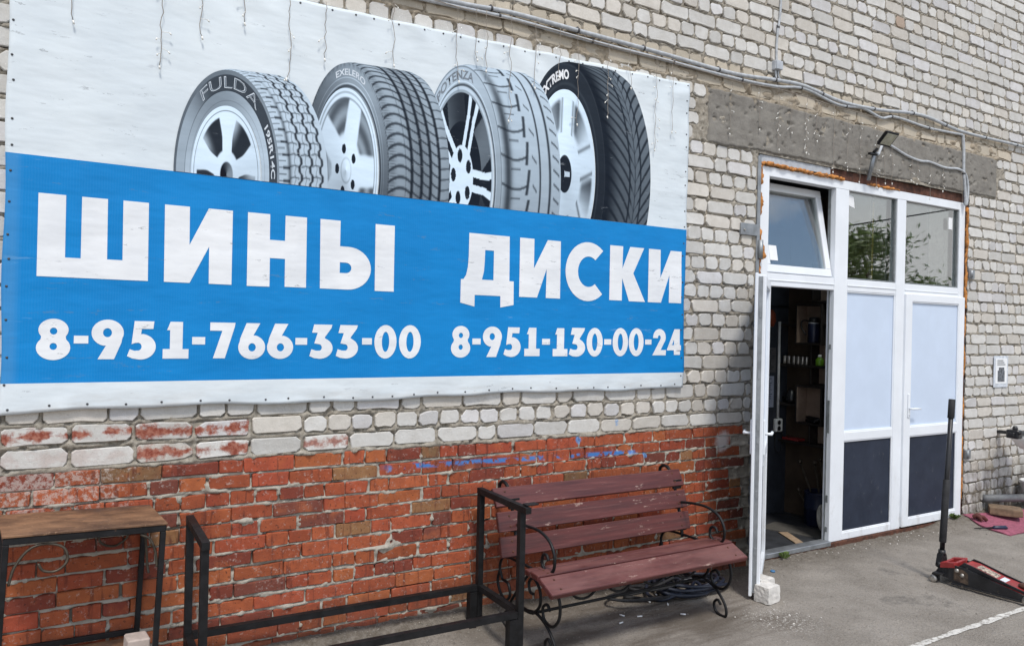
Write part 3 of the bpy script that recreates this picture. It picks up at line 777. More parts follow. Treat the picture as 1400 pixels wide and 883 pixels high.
LET = [
 [[(-.025, ZT), (.080, ZT), (.081, 2.013), (.142, 2.013), (.142, ZT), (.245, ZT), (.247, 2.015), (.310, 2.015), (.308, ZT), (.415, ZT), (.418, 1.925), (-.025, 1.925)]],
 [[(.484, ZT), (.594, ZT), (.596, 2.107), (.680, ZT), (.792, ZT), (.793, 1.925), (.687, 1.925), (.685, 2.105), (.600, 1.925), (.487, 1.925)]],
 [[(.864, ZT), (.973, ZT), (.974, 2.161), (1.050, 2.161), (1.050, ZT), (1.160, ZT), (1.163, ZB), (1.053, ZB), (1.052, 2.069), (.976, 2.069), (.977, ZB-.003), (.866, ZB-.004)]],
 [[(1.231, ZT), (1.340, ZT), (1.340, 2.155)]+arc(1.385, 2.041, .130, .114, 90, -90, 18)+[(1.236, ZB)], [(1.341, 2.070)]+arc(1.375, 2.042, .03, .028, 90, -90, 8)+[(1.341, 2.014)]],
 [[(1.536, ZT), (1.648, ZT), (1.650, ZB), (1.539, ZB)]],
 [[(2.114, ZT), (2.390, ZT), (2.395, 2.022), (2.426, 2.022), (2.429, 1.880), (2.337, 1.862), (2.335, 1.930), (2.160, 1.930), (2.160, 1.862), (2.066, 1.882), (2.066, 2.018), (2.084, 2.020), (2.100, 2.045), (2.110, 2.09), (2.114, 2.15)],
  [(2.223, 2.197), (2.283, 2.197), (2.284, 2.022), (2.206, 2.022), (2.218, 2.07), (2.222, 2.13)]],
 [[(2.464, ZT), (2.568, ZT), (2.569, 2.109), (2.667, ZT), (2.766, ZT), (2.770, ZB+.004), (2.662, ZB+.004), (2.663, 2.110), (2.597, ZB+.004), (2.467, ZB+.004)]],
 [arc(2.985, 2.112, .178, .189, 48, 312, 26)+arc(2.990, 2.112, .085, .098, 308, 52, 18)],
 [[(3.161, ZT+.006), (3.270, ZT+.006), (3.268, 2.150), (3.330, ZT+.006), (3.452, ZT+.006), (3.362, 2.122), (3.470, 1.935), (3.330, 1.935), (3.268, 2.085), (3.269, 1.937), (3.164, 1.937)]],
 [[(3.494, 2.296), (3.600, 2.296), (3.603, 2.104), (3.693, 2.296), (3.797, 2.296), (3.803, 1.937), (3.685, 1.937), (3.685, 2.127), (3.614, 1.935), (3.496, 1.935)]],
]
for lp in LET: print_poly('letter', lp, M['letter'], ban)
def halfw(y, els):  # union of ellipses, half widths about x=.5
    return max([rx*math.sqrt(max(0, 1-((y-cy)/ry)**2)) for cy, rx, ry in els])
def glyph(c):
    if c == '-': return [[(0, 0), (1, 0), (1, 1), (0, 1)]]
    if c == '0': return [arc(.5, .5, .5, .5, 0, 360, 30)[:-1], arc(.5, .5, .165, .30, 0, 360, 20)[:-1]]
    if c == '8':
        e = [(.73, .44, .27), (.30, .50, .30)]; ys = [.5-.5*math.cos(PI*i/22) for i in range(23)]
        R_ = [(.5+halfw(y, e), y) for y in ys]; L_ = [(.5-halfw(y, e), y) for y in reversed(ys)]
        return [R_+L_[1:-1], arc(.5, .70, .11, .085, 0, 360, 12)[:-1], arc(.5, .33, .11, .085, 0, 360, 12)[:-1]]
    if c == '9': return [[(.20, 0), (.71, 0)]+[(.93, .42)]+arc(.5, .665, .5, .335, -25, 255, 26)+[(.45, .345)], arc(.49, .67, .14, .115, 0, 360, 14)[:-1]]
    if c == '6': return [[(1-x, 1-y) for x, y in lp] for lp in glyph('9')]
    if c == '5': return [[(.24, 1), (.93, 1), (.90, .80), (.50, .80), (.47, .66)]+arc(.46, .335, .54, .335, 80, -95, 18)+[(.18, .03), (0, .09), (.09, .27), (.25, .23)]+arc(.36, .335, .14, .105, -70, 80, 8)+[(.26, .43), (.15, .40)]]
    if c == '1': return [[(.15, .77), (.28, 1), (.76, 1), (.76, .26), (1, .26), (1, 0), (0, 0), (0, .26), (.27, .26), (.27, .77)]]
    if c == '7': return [[(0, 1), (1, 1), (.97, .88), (.60, 0), (.13, 0), (.48, .77), (0, .77)]]
    if c == '3': return [[(.18, 1), (.97, 1), (.93, .90), (.64, .62)]+arc(.44, .31, .56, .31, 62, -90, 16)+[(.2, .02), (0, .08), (.08, .28), (.26, .24)]+arc(.38, .33, .15, .10, -70, 90, 8)+[(.20, .45), (.34, .76), (.10, .76)]]
    if c == '2': return [[(0, 0), (.98, 0), (1, .20), (.60, .20), (.84, .47)]+arc(.50, .68, .46, .32, -22, 185, 20)+[(.40, .65)]+arc(.49, .67, .10, .09, 185, 0, 8)+[(.56, .60)]]
    if c == '4': return [[(0, .20), (.52, 1), (.92, 1), (.92, .38), (1, .38), (1, .18), (.92, .18), (.92, 0), (.50, 0), (.50, .18), (.02, .18)], [(.36, .38), (.50, .38), (.50, .60)]]
DIG = [["8", -0.021, 0.11, 1.557, 1.74], ["-", 0.123, 0.18, 1.631, 1.666], ["9", 0.192, 0.323, 1.56, 1.741], ["5", 0.338, 0.459, 1.558, 1.737], ["1", 0.489, 0.603, 1.562, 1.737], ["-", 0.618, 0.677, 1.63, 1.666], ["7", 0.699, 0.817, 1.563, 1.738], ["6", 0.832, 0.963, 1.558, 1.738], ["6", 0.972, 1.104, 1.559, 1.738], ["-", 1.115, 1.176, 1.632, 1.667], ["3", 1.189, 1.312, 1.559, 1.738], ["3", 1.33, 1.452, 1.56, 1.738], ["-", 1.474, 1.53, 1.635, 1.67], ["0", 1.544, 1.674, 1.559, 1.743], ["0", 1.688, 1.821, 1.559, 1.745], ["8", 2.012, 2.139, 1.563, 1.747], ["-", 2.152, 2.208, 1.64, 1.675], ["9", 2.222, 2.353, 1.566, 1.747], ["5", 2.366, 2.487, 1.566, 1.745], ["1", 2.514, 2.626, 1.571, 1.745], ["-", 2.643, 2.702, 1.642, 1.678], ["1", 2.724, 2.837, 1.57, 1.746], ["3", 2.848, 2.976, 1.567, 1.75], ["0", 2.987, 3.118, 1.567, 1.753], ["-", 3.13, 3.189, 1.645, 1.681], ["0", 3.2, 3.331, 1.569, 1.756], ["0", 3.337, 3.467, 1.569, 1.758], ["-", 3.48, 3.537, 1.648, 1.682], ["2", 3.546, 3.67, 1.575, 1.755], ["4", 3.677, 3.809, 1.578, 1.756]]
for c, x0, x1, z0, z1 in DIG:
    print_poly('hyphen' if c == '-' else 'digit', [[(x0+(x1-x0)*p, z0+(z1-z0)*q) for p, q in lp] for lp in glyph(c)], M['letter'], ban)

# ---- the four printed tyres
ZL = 2.4525
def line(d, wd): return np.clip(1-np.abs(d)/wd, 0, 1)**.6
def tile(v, p): return (v/p-np.floor(v/p+.5))*p
def clipped(name, P, F, colr, off, parent):
    P = P.copy(); pz = P[:, 1]; keep = (pz[F].max(1) > ZL); F = F[keep]
    P[:, 1] = np.maximum(pz, ZL)
    Y = ban_y(P[:, 0], P[:, 1])-off
    me = grid_mesh(name, np.stack([P[:, 0], Y, P[:, 1]], 1), F, M['ink'])
    c = np.clip(colr, 0, 1); a = np.ones((len(P), 4)); a[:, :3] = c
    setcol(me, 'ink', a); o = link(name, me, parent); return o
def cool(v): v = np.asarray(v)[..., None]; v = np.where(v < .6, v*(.22+1.3*v), v); return v*np.array([.80, .97, 1.12])+np.array([0, .004, .012])
def tread1(th, t):
    c = .50+.12*np.cos(th-1.2)
    c = c*(1-.55*np.exp(-((t-.20)/.035)**2)*sstep(1.6, .3, th))
    zz = .022*np.sign(np.sin(th*38))*np.minimum(1, np.abs(np.sin(th*38))*2)
    for g in (.42, .64, .85): c = c*(1-.97*line(t-g-zz, .034))
    c = c*(1-.9*line(tile(th, .13), .018)*(t < .20)*(t > .07))
    c = c*(1-.55*line(tile(th+.065, .065), .010)*(t < .13))
    for g in (.30, .53, .745): c = c*(1-.6*line(tile(th+.16*np.abs(t-g)*5*.2+g, .115), .012)*(np.abs(t-g) < .09))
    for g in (.31, .53, .75): c = c*(1-.35*line(t-g-.012*np.sin(th*55), .012))
    return c
def tread2(th, t):
    c = .33+.12*np.cos(th-1.4)+.05*np.sin(t*9)
    for g in (.36, .52, .67, .82): c = c*(1-.98*line(t-g, .032))
    k1 = tile(th+.22*(t-.18)**2*8, .105); c = c*(1-.85*line(k1, .020)*(t < .36))
    for lo, hi in ((.36, .52), (.52, .67), (.67, .82)):
        q = (t-lo)/(hi-lo); k2 = tile(th+.09*np.sqrt(np.clip(q, 0, 1)), .105); c = c*(1-.85*line(k2, .014)*(t > lo)*(t < hi))
    c = c*(1-.7*line(tile(th-.1*(t-.82), .105), .012)*(t > .82))
    c = c*(1-.35*line(t-.26, .008)); c = c*(1-.4*np.exp(-((t-.05)/.05)**2)*line(tile(th, .03), .011))
    return c
def tread3(th, t):
    c = .46+.15*np.cos(th-1.4)
    c = c*(1-.75*np.exp(-((t-.10)/.06)**2)*sstep(1.9, .5, th))
    saw = tile(th, .27)/.27
    c = c*(1-.9*line(t-.42-.05*saw, .030)*(saw > -.35)); c = c*(1-.9*line(t-.63, .020)); c = c*(1-.93*line(t-.80, .024))
    c = c*(1-.8*line(tile(th+.05*np.sin(t*7), .27), .016)*(t < .40)); c = c*(1-.6*line(tile(th+.135, .27), .012)*(t > .14)*(t < .30))
    c = c*(1-.75*line(tile(th+.9*(t-.5), .27), .018)*(t > .50)*(t < .57)); c = c*(1-.8*line(tile(th+.5*(t-.9), .135), .016)*(t > .86)*(t < .97))
    return c
def tread4(th, t):
    c = .15+.06*np.cos(th-1.2)+.05*sstep(.3, .8, t); c = c*sstep(.05, .35, t)**.7+.012
    d = np.abs(t-.64)
    k1 = tile(th-.75*np.sqrt(d+.01), .135); c = c*(1-.93*line(k1, .026)*(d > .07))
    for g in (.52, .76): c = c*(1-.95*line(t-g, .022))
    c = c*(1-.5*line(tile(th-1.2*d, .135), .015)*(d < .07)); c = c*(1-.8*line(d, .010))
    return c
def side1(th, r): return np.where(r < .79, .46+.10*np.sin(th*2+.8), np.where(r < .945, .12+.34*sstep(.35, .95, -np.cos(th)), .30+.08*np.cos(th)))*(1-.5*line(r-.79, .006))*(1-.4*line(r-.70, .004))
def side2(th, r): return (.32+.12*np.cos(th*2-2.4))*(1+.5*line(r-.80, .008))*(1-.7*line(r-.775, .018))*(1+.45*line(r-.855, .006))*(1-.5*sstep(.93, 1, r)*(tile(th, .035) > 0))
def side3(th, r): return (.46+.10*np.cos(th-1.9))*(1-.75*line(r-.815, .016))*(1+.35*line(r-.845, .006))*(1-.45*line(r-.975, .008))
def side4(th, r): return .035+.05*line(r-.80, .02)+.02*np.cos(th-1.5)+.03*line(r-.97, .01)
def spoke(th, n, ph): return np.abs(tile(th-ph, 2*PI/n))
def rim1(th, r):
    base = .70+.12*np.cos(th-2.0); d = spoke(th, 5, PI/2)*r
    win = sstep(.15, .18, d-.10*sstep(.5, .95, r)+.05*(1-r))*sstep(.33, .38, r)*(1-sstep(.83, .86, r))
    dark = .05+.50*sstep(.1, 1., np.sin(th*5+.6)*.5+.5)*sstep(.3, .8, r)
    c = base*(1-win)+dark*win; c = c*(1-.7*line(r-.93, .012)); hub = sstep(.17, .20, r); return c*hub+(.16+.2*np.cos(th))*(1-hub)
def rim2(th, r):
    base = .66+.16*np.cos(th-.9); d = spoke(th, 5, .02)*r
    win = sstep(.19, .26, d+.04*r)*sstep(.40, .5, r)*(1-sstep(.86, .9, r)); c = base*(1-win)+(.20+.22*np.sin(r*22+th*3)*.5+.1)*win
    c = c*(1-.5*line(r-.88, .02))*(1-.5*line(r-.95, .015))
    lug = np.hypot(r*np.cos(th)-.27*np.cos(np.round((th-.6)/(2*PI/5))*2*PI/5+.6), r*np.sin(th)-.27*np.sin(np.round((th-.6)/(2*PI/5))*2*PI/5+.6))
    return np.where(lug < .062, .015, c)*(1-.25*line(r-.15, .02))
def rim3(th, r):
    ph = 1.2; d = spoke(th, 5, ph)*r; arm = line(d-.085-.05*np.maximum(0, r-.72)*3, .048) > .25
    c = np.where(r > .93, .62, np.where(arm & (r > .25), .78, .010)); c = np.where((r > .62) & (r < .93) & (spoke(th, 5, ph+PI/5)*r < .26) , .16+.10*np.sin(th*3), c)
    c = np.where(r < .36, .76, c); lp = np.round((th-.55)/(2*PI/5))*2*PI/5+.55
    lug = np.hypot(r*np.cos(th)-.245*np.cos(lp), r*np.sin(th)-.245*np.sin(lp)); c = np.where(lug < .075, .02, c)
    return c*(1-.5*line(r-.95, .012))
def rim4(th, r):
    base = .70+.14*np.cos(th-1.9); d = spoke(th, 5, .25)*r
    win = sstep(.16, .30, d)*sstep(.48, .60, r)*(1-sstep(.85, .93, r)); c = base*(1-win)+(.40+.35*np.sin(th*2.5+1))*win
    c = c*(1-.5*np.exp(-((d-.17)/.03)**2)*(r > .5)*(r < .9)); c = np.where(r < .22, .02, c)
    return np.where((np.abs(r*np.sin(th)) < .03) & (r < .16) & (np.cos(th) > -.2), .6, c)
TY = [  # center, a, b, rim radius, width offset, sidewall, tread, rim, layer
 ((.765, 2.465), .252, .520, .645, (.252, .012), side1, tread1, rim1, .0026),
 ((1.370, 2.560), .240, .580, .755, (.372, .015), side2, tread2, rim2, .0021),
 ((2.062, 2.605), .268, .660, .800, (.430, .025), side3, tread3, rim3, .0016),
 ((2.790, 2.715), .322, .712, .745, (.388, .010), side4, tread4, rim4, .0011)]
def text_on_arc(s, c, a, b, th0, th1, r0, r1, mat, off, parent, bold=.03):
    cu = bpy.data.curves.new('lettering', 'FONT'); cu.body = s; cu.offset = bold; cu.resolution_u = 3
    to = bpy.data.objects.new('lettering', cu); COL.objects.link(to); dg = bpy.context.evaluated_depsgraph_get()
    me = bpy.data.meshes.new_from_object(to.evaluated_get(dg)); bpy.data.objects.remove(to)
    co = np.array([v.co[:] for v in me.vertices]); x = (co[:, 0]-co[:, 0].min())/np.ptp(co[:, 0]); y = (co[:, 1]-co[:, 1].min())/np.ptp(co[:, 1])
    th = np.radians(th0+(th1-th0)*x); r = r0+(r1-r0)*y; px = c[0]+r*a*np.cos(th); pz = c[1]+r*b*np.sin(th)
    Y = ban_y(px, pz)-off; me.vertices.foreach_set('co', np.stack([px, Y, pz], 1).astype(np.float32).ravel()); me.update()
    me.materials.clear(); me.materials.append(mat)
    return link('lettering', me, parent)
for (c, a, b, rr, offv, sf, tf, rf, lay) in TY:
    nth = 330; th = np.linspace(math.radians(-35), math.radians(215), nth)
    ns, ntd = 46, 96
    rs = np.linspace(rr-.01, .985, ns); wt = np.linspace(0, 1, ntd)
    rad = np.concatenate([rs, .985+.015*np.sin(np.minimum(1, wt*9)*PI/2)*1.0-.02*sstep(.9, 1., wt)]); wd = np.concatenate([np.zeros(ns), wt])
    TH, I = np.meshgrid(th, np.arange(ns+ntd), indexing='ij'); Rr = rad[I]; Wd = wd[I]
    P = np.stack([c[0]+Wd*offv[0]+Rr*a*np.cos(TH), c[1]+Wd*offv[1]+Rr*b*np.sin(TH)], -1).reshape(-1, 2)
    colr = np.where(I < ns, sf(TH, Rr), tf(TH, Wd)); F = gridfaces(nth, ns+ntd)
    q = P[F]; area = (q[:, 1, 0]-q[:, 0, 0])*(q[:, 3, 1]-q[:, 0, 1])-(q[:, 1, 1]-q[:, 0, 1])*(q[:, 3, 0]-q[:, 0, 0])
    F = F[area < 0]
    ty = clipped('tyre_print', P, F[:, ::-1] if False else F, cool(colr.reshape(-1)), lay, ban)
    nr = 70; r_ = np.linspace(.0, 1, nr); TH, RR = np.meshgrid(np.linspace(0, 2*PI, 360), r_, indexing='ij')
    sc_ = rr; P = np.stack([c[0]-.008+RR*sc_*a*np.cos(TH), c[1]+RR*sc_*b*np.sin(TH)], -1).reshape(-1, 2)
    rm_ = clipped('rim_print', P, gridfaces(360, nr), cool(rf(TH, RR).reshape(-1)), lay+.0003, ty)
    for f_ in (ty, rm_):
        pass
    if sf is side1:
        text_on_arc('FULDA', c, a, b, 127, 52, .815, .925, M['ink_pale'], lay+.0004, ty, .0)
        text_on_arc('FULDA', c, a, b, 126.6, 52.4, .822, .918, M['ink_dark'], lay+.0006, ty, -.022)
        text_on_arc('195R14C', c, a, b, 36, .5, .82, .90, M['ink_pale'], lay+.0004, ty, .02)
    if sf is side2: text_on_arc('EXELERO', c, a, b, 110, 66, .875, .935, M['ink_pale'], lay+.0004, ty, .02)
    if sf is side3: text_on_arc('POTENZA', c, a, b, 135, 76, .865, .945, M['ink_grey'], lay+.0004, ty, .03)
    if sf is side4: text_on_arc('EXTREMO', c, a, b, 133, 88, .835, .925, M['letter'], lay+.0004, ty, .04)
for o in COL.objects:     # print sheets must face the street
    if o.type == 'MESH' and o.name.split('.')[0] in ('tyre_print', 'rim_print', 'lettering', 'banner_sheet', 'mortar', 'concrete_lintel', 'ground', 'painted_line'):
        me = o.data
        nrm = np.zeros(len(me.polygons)*3, np.float32); me.polygons.foreach_get('normal', nrm); nn = nrm.reshape(-1, 3).mean(0)
        if (nn[2] < 0) if o.name.split('.')[0] in ('ground', 'painted_line') else (nn[1] > 0): me.flip_normals()

# ================================================================== DOOR UNIT
ent = thing('entrance', 'white plastic entrance with three top windows, one door standing open, set in the brick wall', 'entrance', (6.05, .05, .03))
FY0, FY1 = .012, .085        # frame front, back
FX0, FX1, FZ0, FZ1, TRZ = 4.630, 7.485, .035, 3.018, 2.15
mb = MB(); mb.box(FX0, 4.735, FY0, FY1, FZ0, FZ1, .004); mb.build('frame_post', M['pvc'], ent)
mb = MB(); mb.box(5.545, 5.715, FY0, FY1, FZ0, FZ1-.075, .004); mb.build('frame_post', M['pvc'], ent)
mb = MB(); mb.box(6.400, 6.530, FY0, FY1, FZ0, FZ1-.075, .004); mb.build('frame_post', M['pvc'], ent)
mb = MB(); mb.box(7.395, FX1, FY0, FY1, FZ0, FZ1, .004); mb.build('frame_post', M['pvc'], ent)
mb = MB(); mb.box(4.737, 7.393, FY0+.001, FY1-.001, FZ1-.074, FZ1, .004); mb.build('frame_head', M['pvc'], ent)
for a, b2 in ((4.737, 5.543), (5.717, 6.398), (6.532, 7.393)):
    mb = MB(); mb.box(a, b2, FY0+.002, FY1-.002, 2.105, 2.205, .004)
    mb.box(a+.001, b2-.001, FY0-.004, FY0+.004, 2.148, 2.154, .001); mb.build('transom', M['pvc'], ent)
def bead(mb, x0, x1, z0, z1, y, wd=.014, d=.014):
    mb.box(x0, x1, y, y+d, z0, z0+wd, .003); mb.box(x0, x1, y, y+d, z1-wd, z1, .003)
    mb.box(x0, x0+wd, y+.0004, y+d, z0+wd, z1-wd, .003); mb.box(x1-wd, x1, y+.0004, y+d, z0+wd, z1-wd, .003)
def pane(x0, x1, z0, z1, y=.045):
    mb = MB(); mb.box(x0, x1, y, y+.024, z0, z1, 0); g = mb.build('glass_pane', M['glass'], ent)
    mb = MB(); bead(mb, x0-.002, x1+.002, z0-.002, z1+.002, .024, .016, .021); mb.build('glazing_bead', M['gasket'], g)
pane(5.715, 6.400, 2.205, 2.960); pane(6.530, 7.395, 2.205, 2.960)
# paper labels left on the glass
def slip(x0, x1, z0, z1, y, mat, sk=0, n='glass_label'):
    mb = MB(); mb.prism([(x0, z0), (x1, z0+sk), (x1+sk, z1+sk), (x0+sk, z1)], 1, y, y+.0015); return mb.build(n, mat, ent)
slip(5.745, 5.835, 2.83, 2.925, .0435, M['paper'], -.02); slip(7.26, 7.325, 2.755, 2.865, .0435, M['paper'])
# tilted sash, hinged along its bottom
SX = Matrix.Translation((0, .030, 2.215)) @ Matrix.Rotation(math.radians(-10.5), 4, 'X')
sash = MB(); H = .735; x0, x1 = 4.742, 5.538
sash.box(x0, x1, 0, .055, 0, .062, .004, SX); sash.box(x0, x1, 0, .055, H-.062, H, .004, SX)
sash.box(x0, x0+.062, .0005, .0545, .062, H-.062, .004, SX); sash.box(x1-.062, x1, .0005, .0545, .062, H-.062, .004, SX)
so_ = sash.build('tilt_sash', M['pvc'], ent, label='top window sash tilted inward at its upper edge')
mb = MB(); mb.box(x0+.06, x1-.06, .014, .038, .06, H-.06, 0, SX); mb.build('glass_pane', M['glass'], so_)
mb = MB(); mb.prism([(x0+.075, .1), (x0+.165, .1), (x0+.165, .22), (x0+.075, .22)], 1, .0120, .0135, SX); mb.build('glass_label', M['paper'], so_)
# grey gasket strip around the tilt opening
for q0 in (4.735, 5.539):
    mb = MB(); mb.box(q0, q0+.006, .06, .084, 2.205, 2.943, 0); mb.build('window_gasket', M['gasket'], ent)
# fixed middle field: pale panel above a dark panel
def field(x0, x1, zm0, zm1, zb, zt, y, par, rails=True):
    mb = MB(); mb.box(x0, x1, y+.020, y+.044, zm1, zt, 0); mb.build('upper_panel', M['pvc_panel'], par)
    mb = MB(); mb.box(x0, x1, y+.0205, y+.0445, zb, zm0, 0); mb.build('lower_panel', M['panel_dark'], par)
    mb = MB(); bead(mb, x0-.002, x1+.002, zm1-.002, zt+.002, y+.006, .013, .014); bead(mb, x0-.002, x1+.002, zb-.002, zm0+.002, y+.006, .013, .014)
    mb.build('panel_bead', M['pvc'], par)
mb = MB(); mb.box(5.717, 6.398, FY0+.001, FY1, .857, .930, .004); mb.build('middle_rail', M['pvc'], ent)
mb = MB(); mb.box(5.717, 6.398, FY0+.001, FY1, FZ0, .095, .004); mb.build('bottom_rail', M['pvc'], ent)
field(5.716, 6.399, .857, .930, .095, 2.105, FY0, ent)
# closed right door leaf
leaf = MB(); a, b2, z0, z1, y0, y1 = 6.522, 7.470, .048, 2.118, -.012, .060
leaf.box(a, a+.095, y0, y1, z0, z1, .005); leaf.box(b2-.088, b2, y0, y1, z0, z1, .005)
for q0, q1 in ((z0, .118), (.852, .935), (2.05, z1)): leaf.box(a+.096, b2-.089, y0+.0005, y1, q0, q1, .004)
lf = leaf.build('door_leaf', M['pvc'], ent, label='closed door leaf with pale upper and dark lower panel')
field(a+.095, b2-.088, .852, .935, .118, 2.05, y0, lf)
mb = MB(); mb.box(6.568, 6.592, y0-.010, y0, 1.02, 1.23, .004); mb.tube([(6.58, y0-.008, 1.10), (6.58, y0-.05, 1.10)], .008, 8)
mb.tube([(6.58, y0-.046, 1.10), (6.69, y0-.05, 1.098)], .0085, 8); mb.lathe([(.007, 0), (.007, .004)], 8, Matrix.Translation((6.58, y0-.010, 1.045)) @ Matrix.Rotation(PI/2, 4, 'X'))
mb.build('door_handle', M['pvc'], lf)
# open leaf, swung about 141 degrees outward, seen along its edge
HX = Matrix.Translation((4.650, -.002, .045)) @ Matrix.Rotation(math.radians(-142.0), 4, 'Z')
LW, LH, T = .855, 2.080, .070
ol = MB()
ol.box(0, .085, 0, T, 0, LH, .005, HX); ol.box(LW-.085, LW-.002, .022, T, 0.002, LH-.002, .005, HX)
ol.box(LW-.09, LW+.012, 0, .021, -.018, LH+.012, .004, HX)
for q0, q1 in ((0, .07), (.81, .89), (LH-.07, LH)): ol.box(.086, LW-.086, .0005, T-.0005, q0, q1, .004, HX)
of = ol.build('open_door_leaf', M['pvc'], ent, label='open door leaf seen edge-on beside the bench')
def pnl(n, z0, z1, m): mb = MB(); mb.box(.085, LW-.085, .018, .046, z0, z1, 0, HX); mb.build(n, m, of)
pnl('upper_panel', .89, LH-.07, M['pvc_panel']); pnl('lower_panel', .07, .81, M['panel_dark'])
mb = MB(); mb.box(LW-.0015, LW+.003, .026, .050, .01, LH-.01, .001, HX)
for q in (.25, .62, .98, 1.06, 1.4, 1.8): mb.box(LW+.003, LW+.008, .030, .046, q, q+.05, .001, HX)
mb.build('lock_strip', M['steel_grey'], of)
for sgn, yb in ((-1, 0), (1, T)):
    mb = MB(); d = sgn*.012
    mb.box(LW-.055, LW-.025, min(yb, yb+d), max(yb, yb+d), .90, 1.13, .004, HX)
    mb.tube([(LW-.04, yb+d*.8, 1.04), (LW-.04, yb+sgn*.055, 1.04)], .009, 8, HX); mb.tube([(LW-.04, yb+sgn*.05, 1.04), (LW-.155, yb+sgn*.053, 1.038)], .010, 8, HX)
    mb.build('door_handle', M['pvc'], of)
for q in (.25, 1.0, 1.82):
    mb = MB(); mb.tube([(4.725, -.004, q), (4.725, -.004, q+.10)], .010, 10); mb.build('hinge', M['plast_grey'], ent)
# lock keeps on the free jamb, and its darker rebate
mb = MB(); mb.box(5.538, 5.5445, .052, .060, FZ0, 2.10, 0); mb.build('jamb_gasket', M['gasket'], ent)
for q0, q1 in ((.93, 1.20), (.36, .42), (1.62, 1.66), (.12, .16)):
    mb = MB(); mb.box(5.533, 5.5375, .026, .044, q0, q1, .001); mb.build('lock_keep', M['gasket'], ent)
# threshold, rusty sill angle, grey jamb steel, flashing
mb = MB(); mb.box(4.70, 5.545, -.010, .085, .012, .050, .004); mb.build('threshold', M['steel_grey'], ent)
mb = MB(); mb.box(4.58, 7.50, -.004, .03, -.04, .033, .003); mb.build('sill_angle', M['rust'], ent)
mb = MB(); mb.box(4.572, 4.606, -.018, .08, .0, 3.075, .003); mb.box(4.6065, 4.629, .004, .08, .0, 3.05, .002); mb.build('jamb_angle', M['steel_grey'], ent)
mb = MB(); mb.box(7.487, 7.514, .004, .08, .0, 3.03, .002); mb.build('jamb_angle', M['rust'], ent)
mb = MB(); mb.box(4.607, 5.45, .004, .07, 3.040, 3.098, .002); mb.build('head_flashing', M['plast_grey'], ent)
mb = MB(); mb.box(5.452, 7.49, .014, .09, 3.019, 3.098, .003); mb.build('head_angle', M['rust'], ent)
# orange mounting foam squeezed out round the frame
def foam(p0, p1, r, n, amp, thr=-1):
    pts = []; rad = []
    for i in range(n+1):
        t = i/n; q = [p0[j]+(p1[j]-p0[j])*t for j in range(3)]; nn = float(fbm(i*.45, 3.3, int(p0[0]*100), 3))**1.3*1.3; n2 = float(vnoise(i*.23, 9.1, 5))
        pts.append((q[0]+(RNG.random()-.5)*amp, q[1]-n2*.012, q[2]+(RNG.random()-.5)*amp)); rad.append(r*(.5+.9*nn)*(1 if n2 > thr else .35))
    mb = MB(); mb.tube(pts, rad, 8, rn=.5); mb.build('foam_seam', M['foam'], ent)
foam((4.625, .006, 3.030), (5.62, .008, 3.024), .013, 90, .014); foam((5.95, .012, 3.022), (6.42, .012, 3.022), .012, 34, .008, .45)
foam((4.622, .008, 3.03), (4.622, .008, 2.20), .013, 60, .010, .35); foam((4.618, -.004, 2.43), (4.624, -.008, 2.30), .030, 10, .012)
foam((7.497, .006, 2.98), (7.497, .006, 2.02), .012, 60, .010); foam((7.497, .010, 2.0), (7.497, .010, .20), .009, 80, .004, .4)

# ================================================================== ROOM BEHIND THE DOOR
room = thing('shop_room', 'dark workshop room seen through the open doorway', 'room', (5.3, .5, .0))
RX = 6.16; RY = .955
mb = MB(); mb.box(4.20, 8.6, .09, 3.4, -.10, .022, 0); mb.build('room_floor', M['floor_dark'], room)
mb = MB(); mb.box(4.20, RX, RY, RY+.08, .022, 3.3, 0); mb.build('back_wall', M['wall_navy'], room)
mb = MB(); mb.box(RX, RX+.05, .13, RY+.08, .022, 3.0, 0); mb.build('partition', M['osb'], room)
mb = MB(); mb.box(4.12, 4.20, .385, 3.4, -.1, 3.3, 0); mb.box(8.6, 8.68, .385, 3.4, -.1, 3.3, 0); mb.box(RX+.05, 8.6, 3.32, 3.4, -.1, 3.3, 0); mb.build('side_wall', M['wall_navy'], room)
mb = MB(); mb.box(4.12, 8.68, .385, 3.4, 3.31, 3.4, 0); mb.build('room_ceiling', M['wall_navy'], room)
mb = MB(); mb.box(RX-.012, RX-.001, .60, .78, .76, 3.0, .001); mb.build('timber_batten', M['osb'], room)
mb = MB(); mb.box(4.2, RX, RY-.012, RY-.001, 1.985, 2.0, .001); mb.build('wall_seam', M['plast_black'], room)
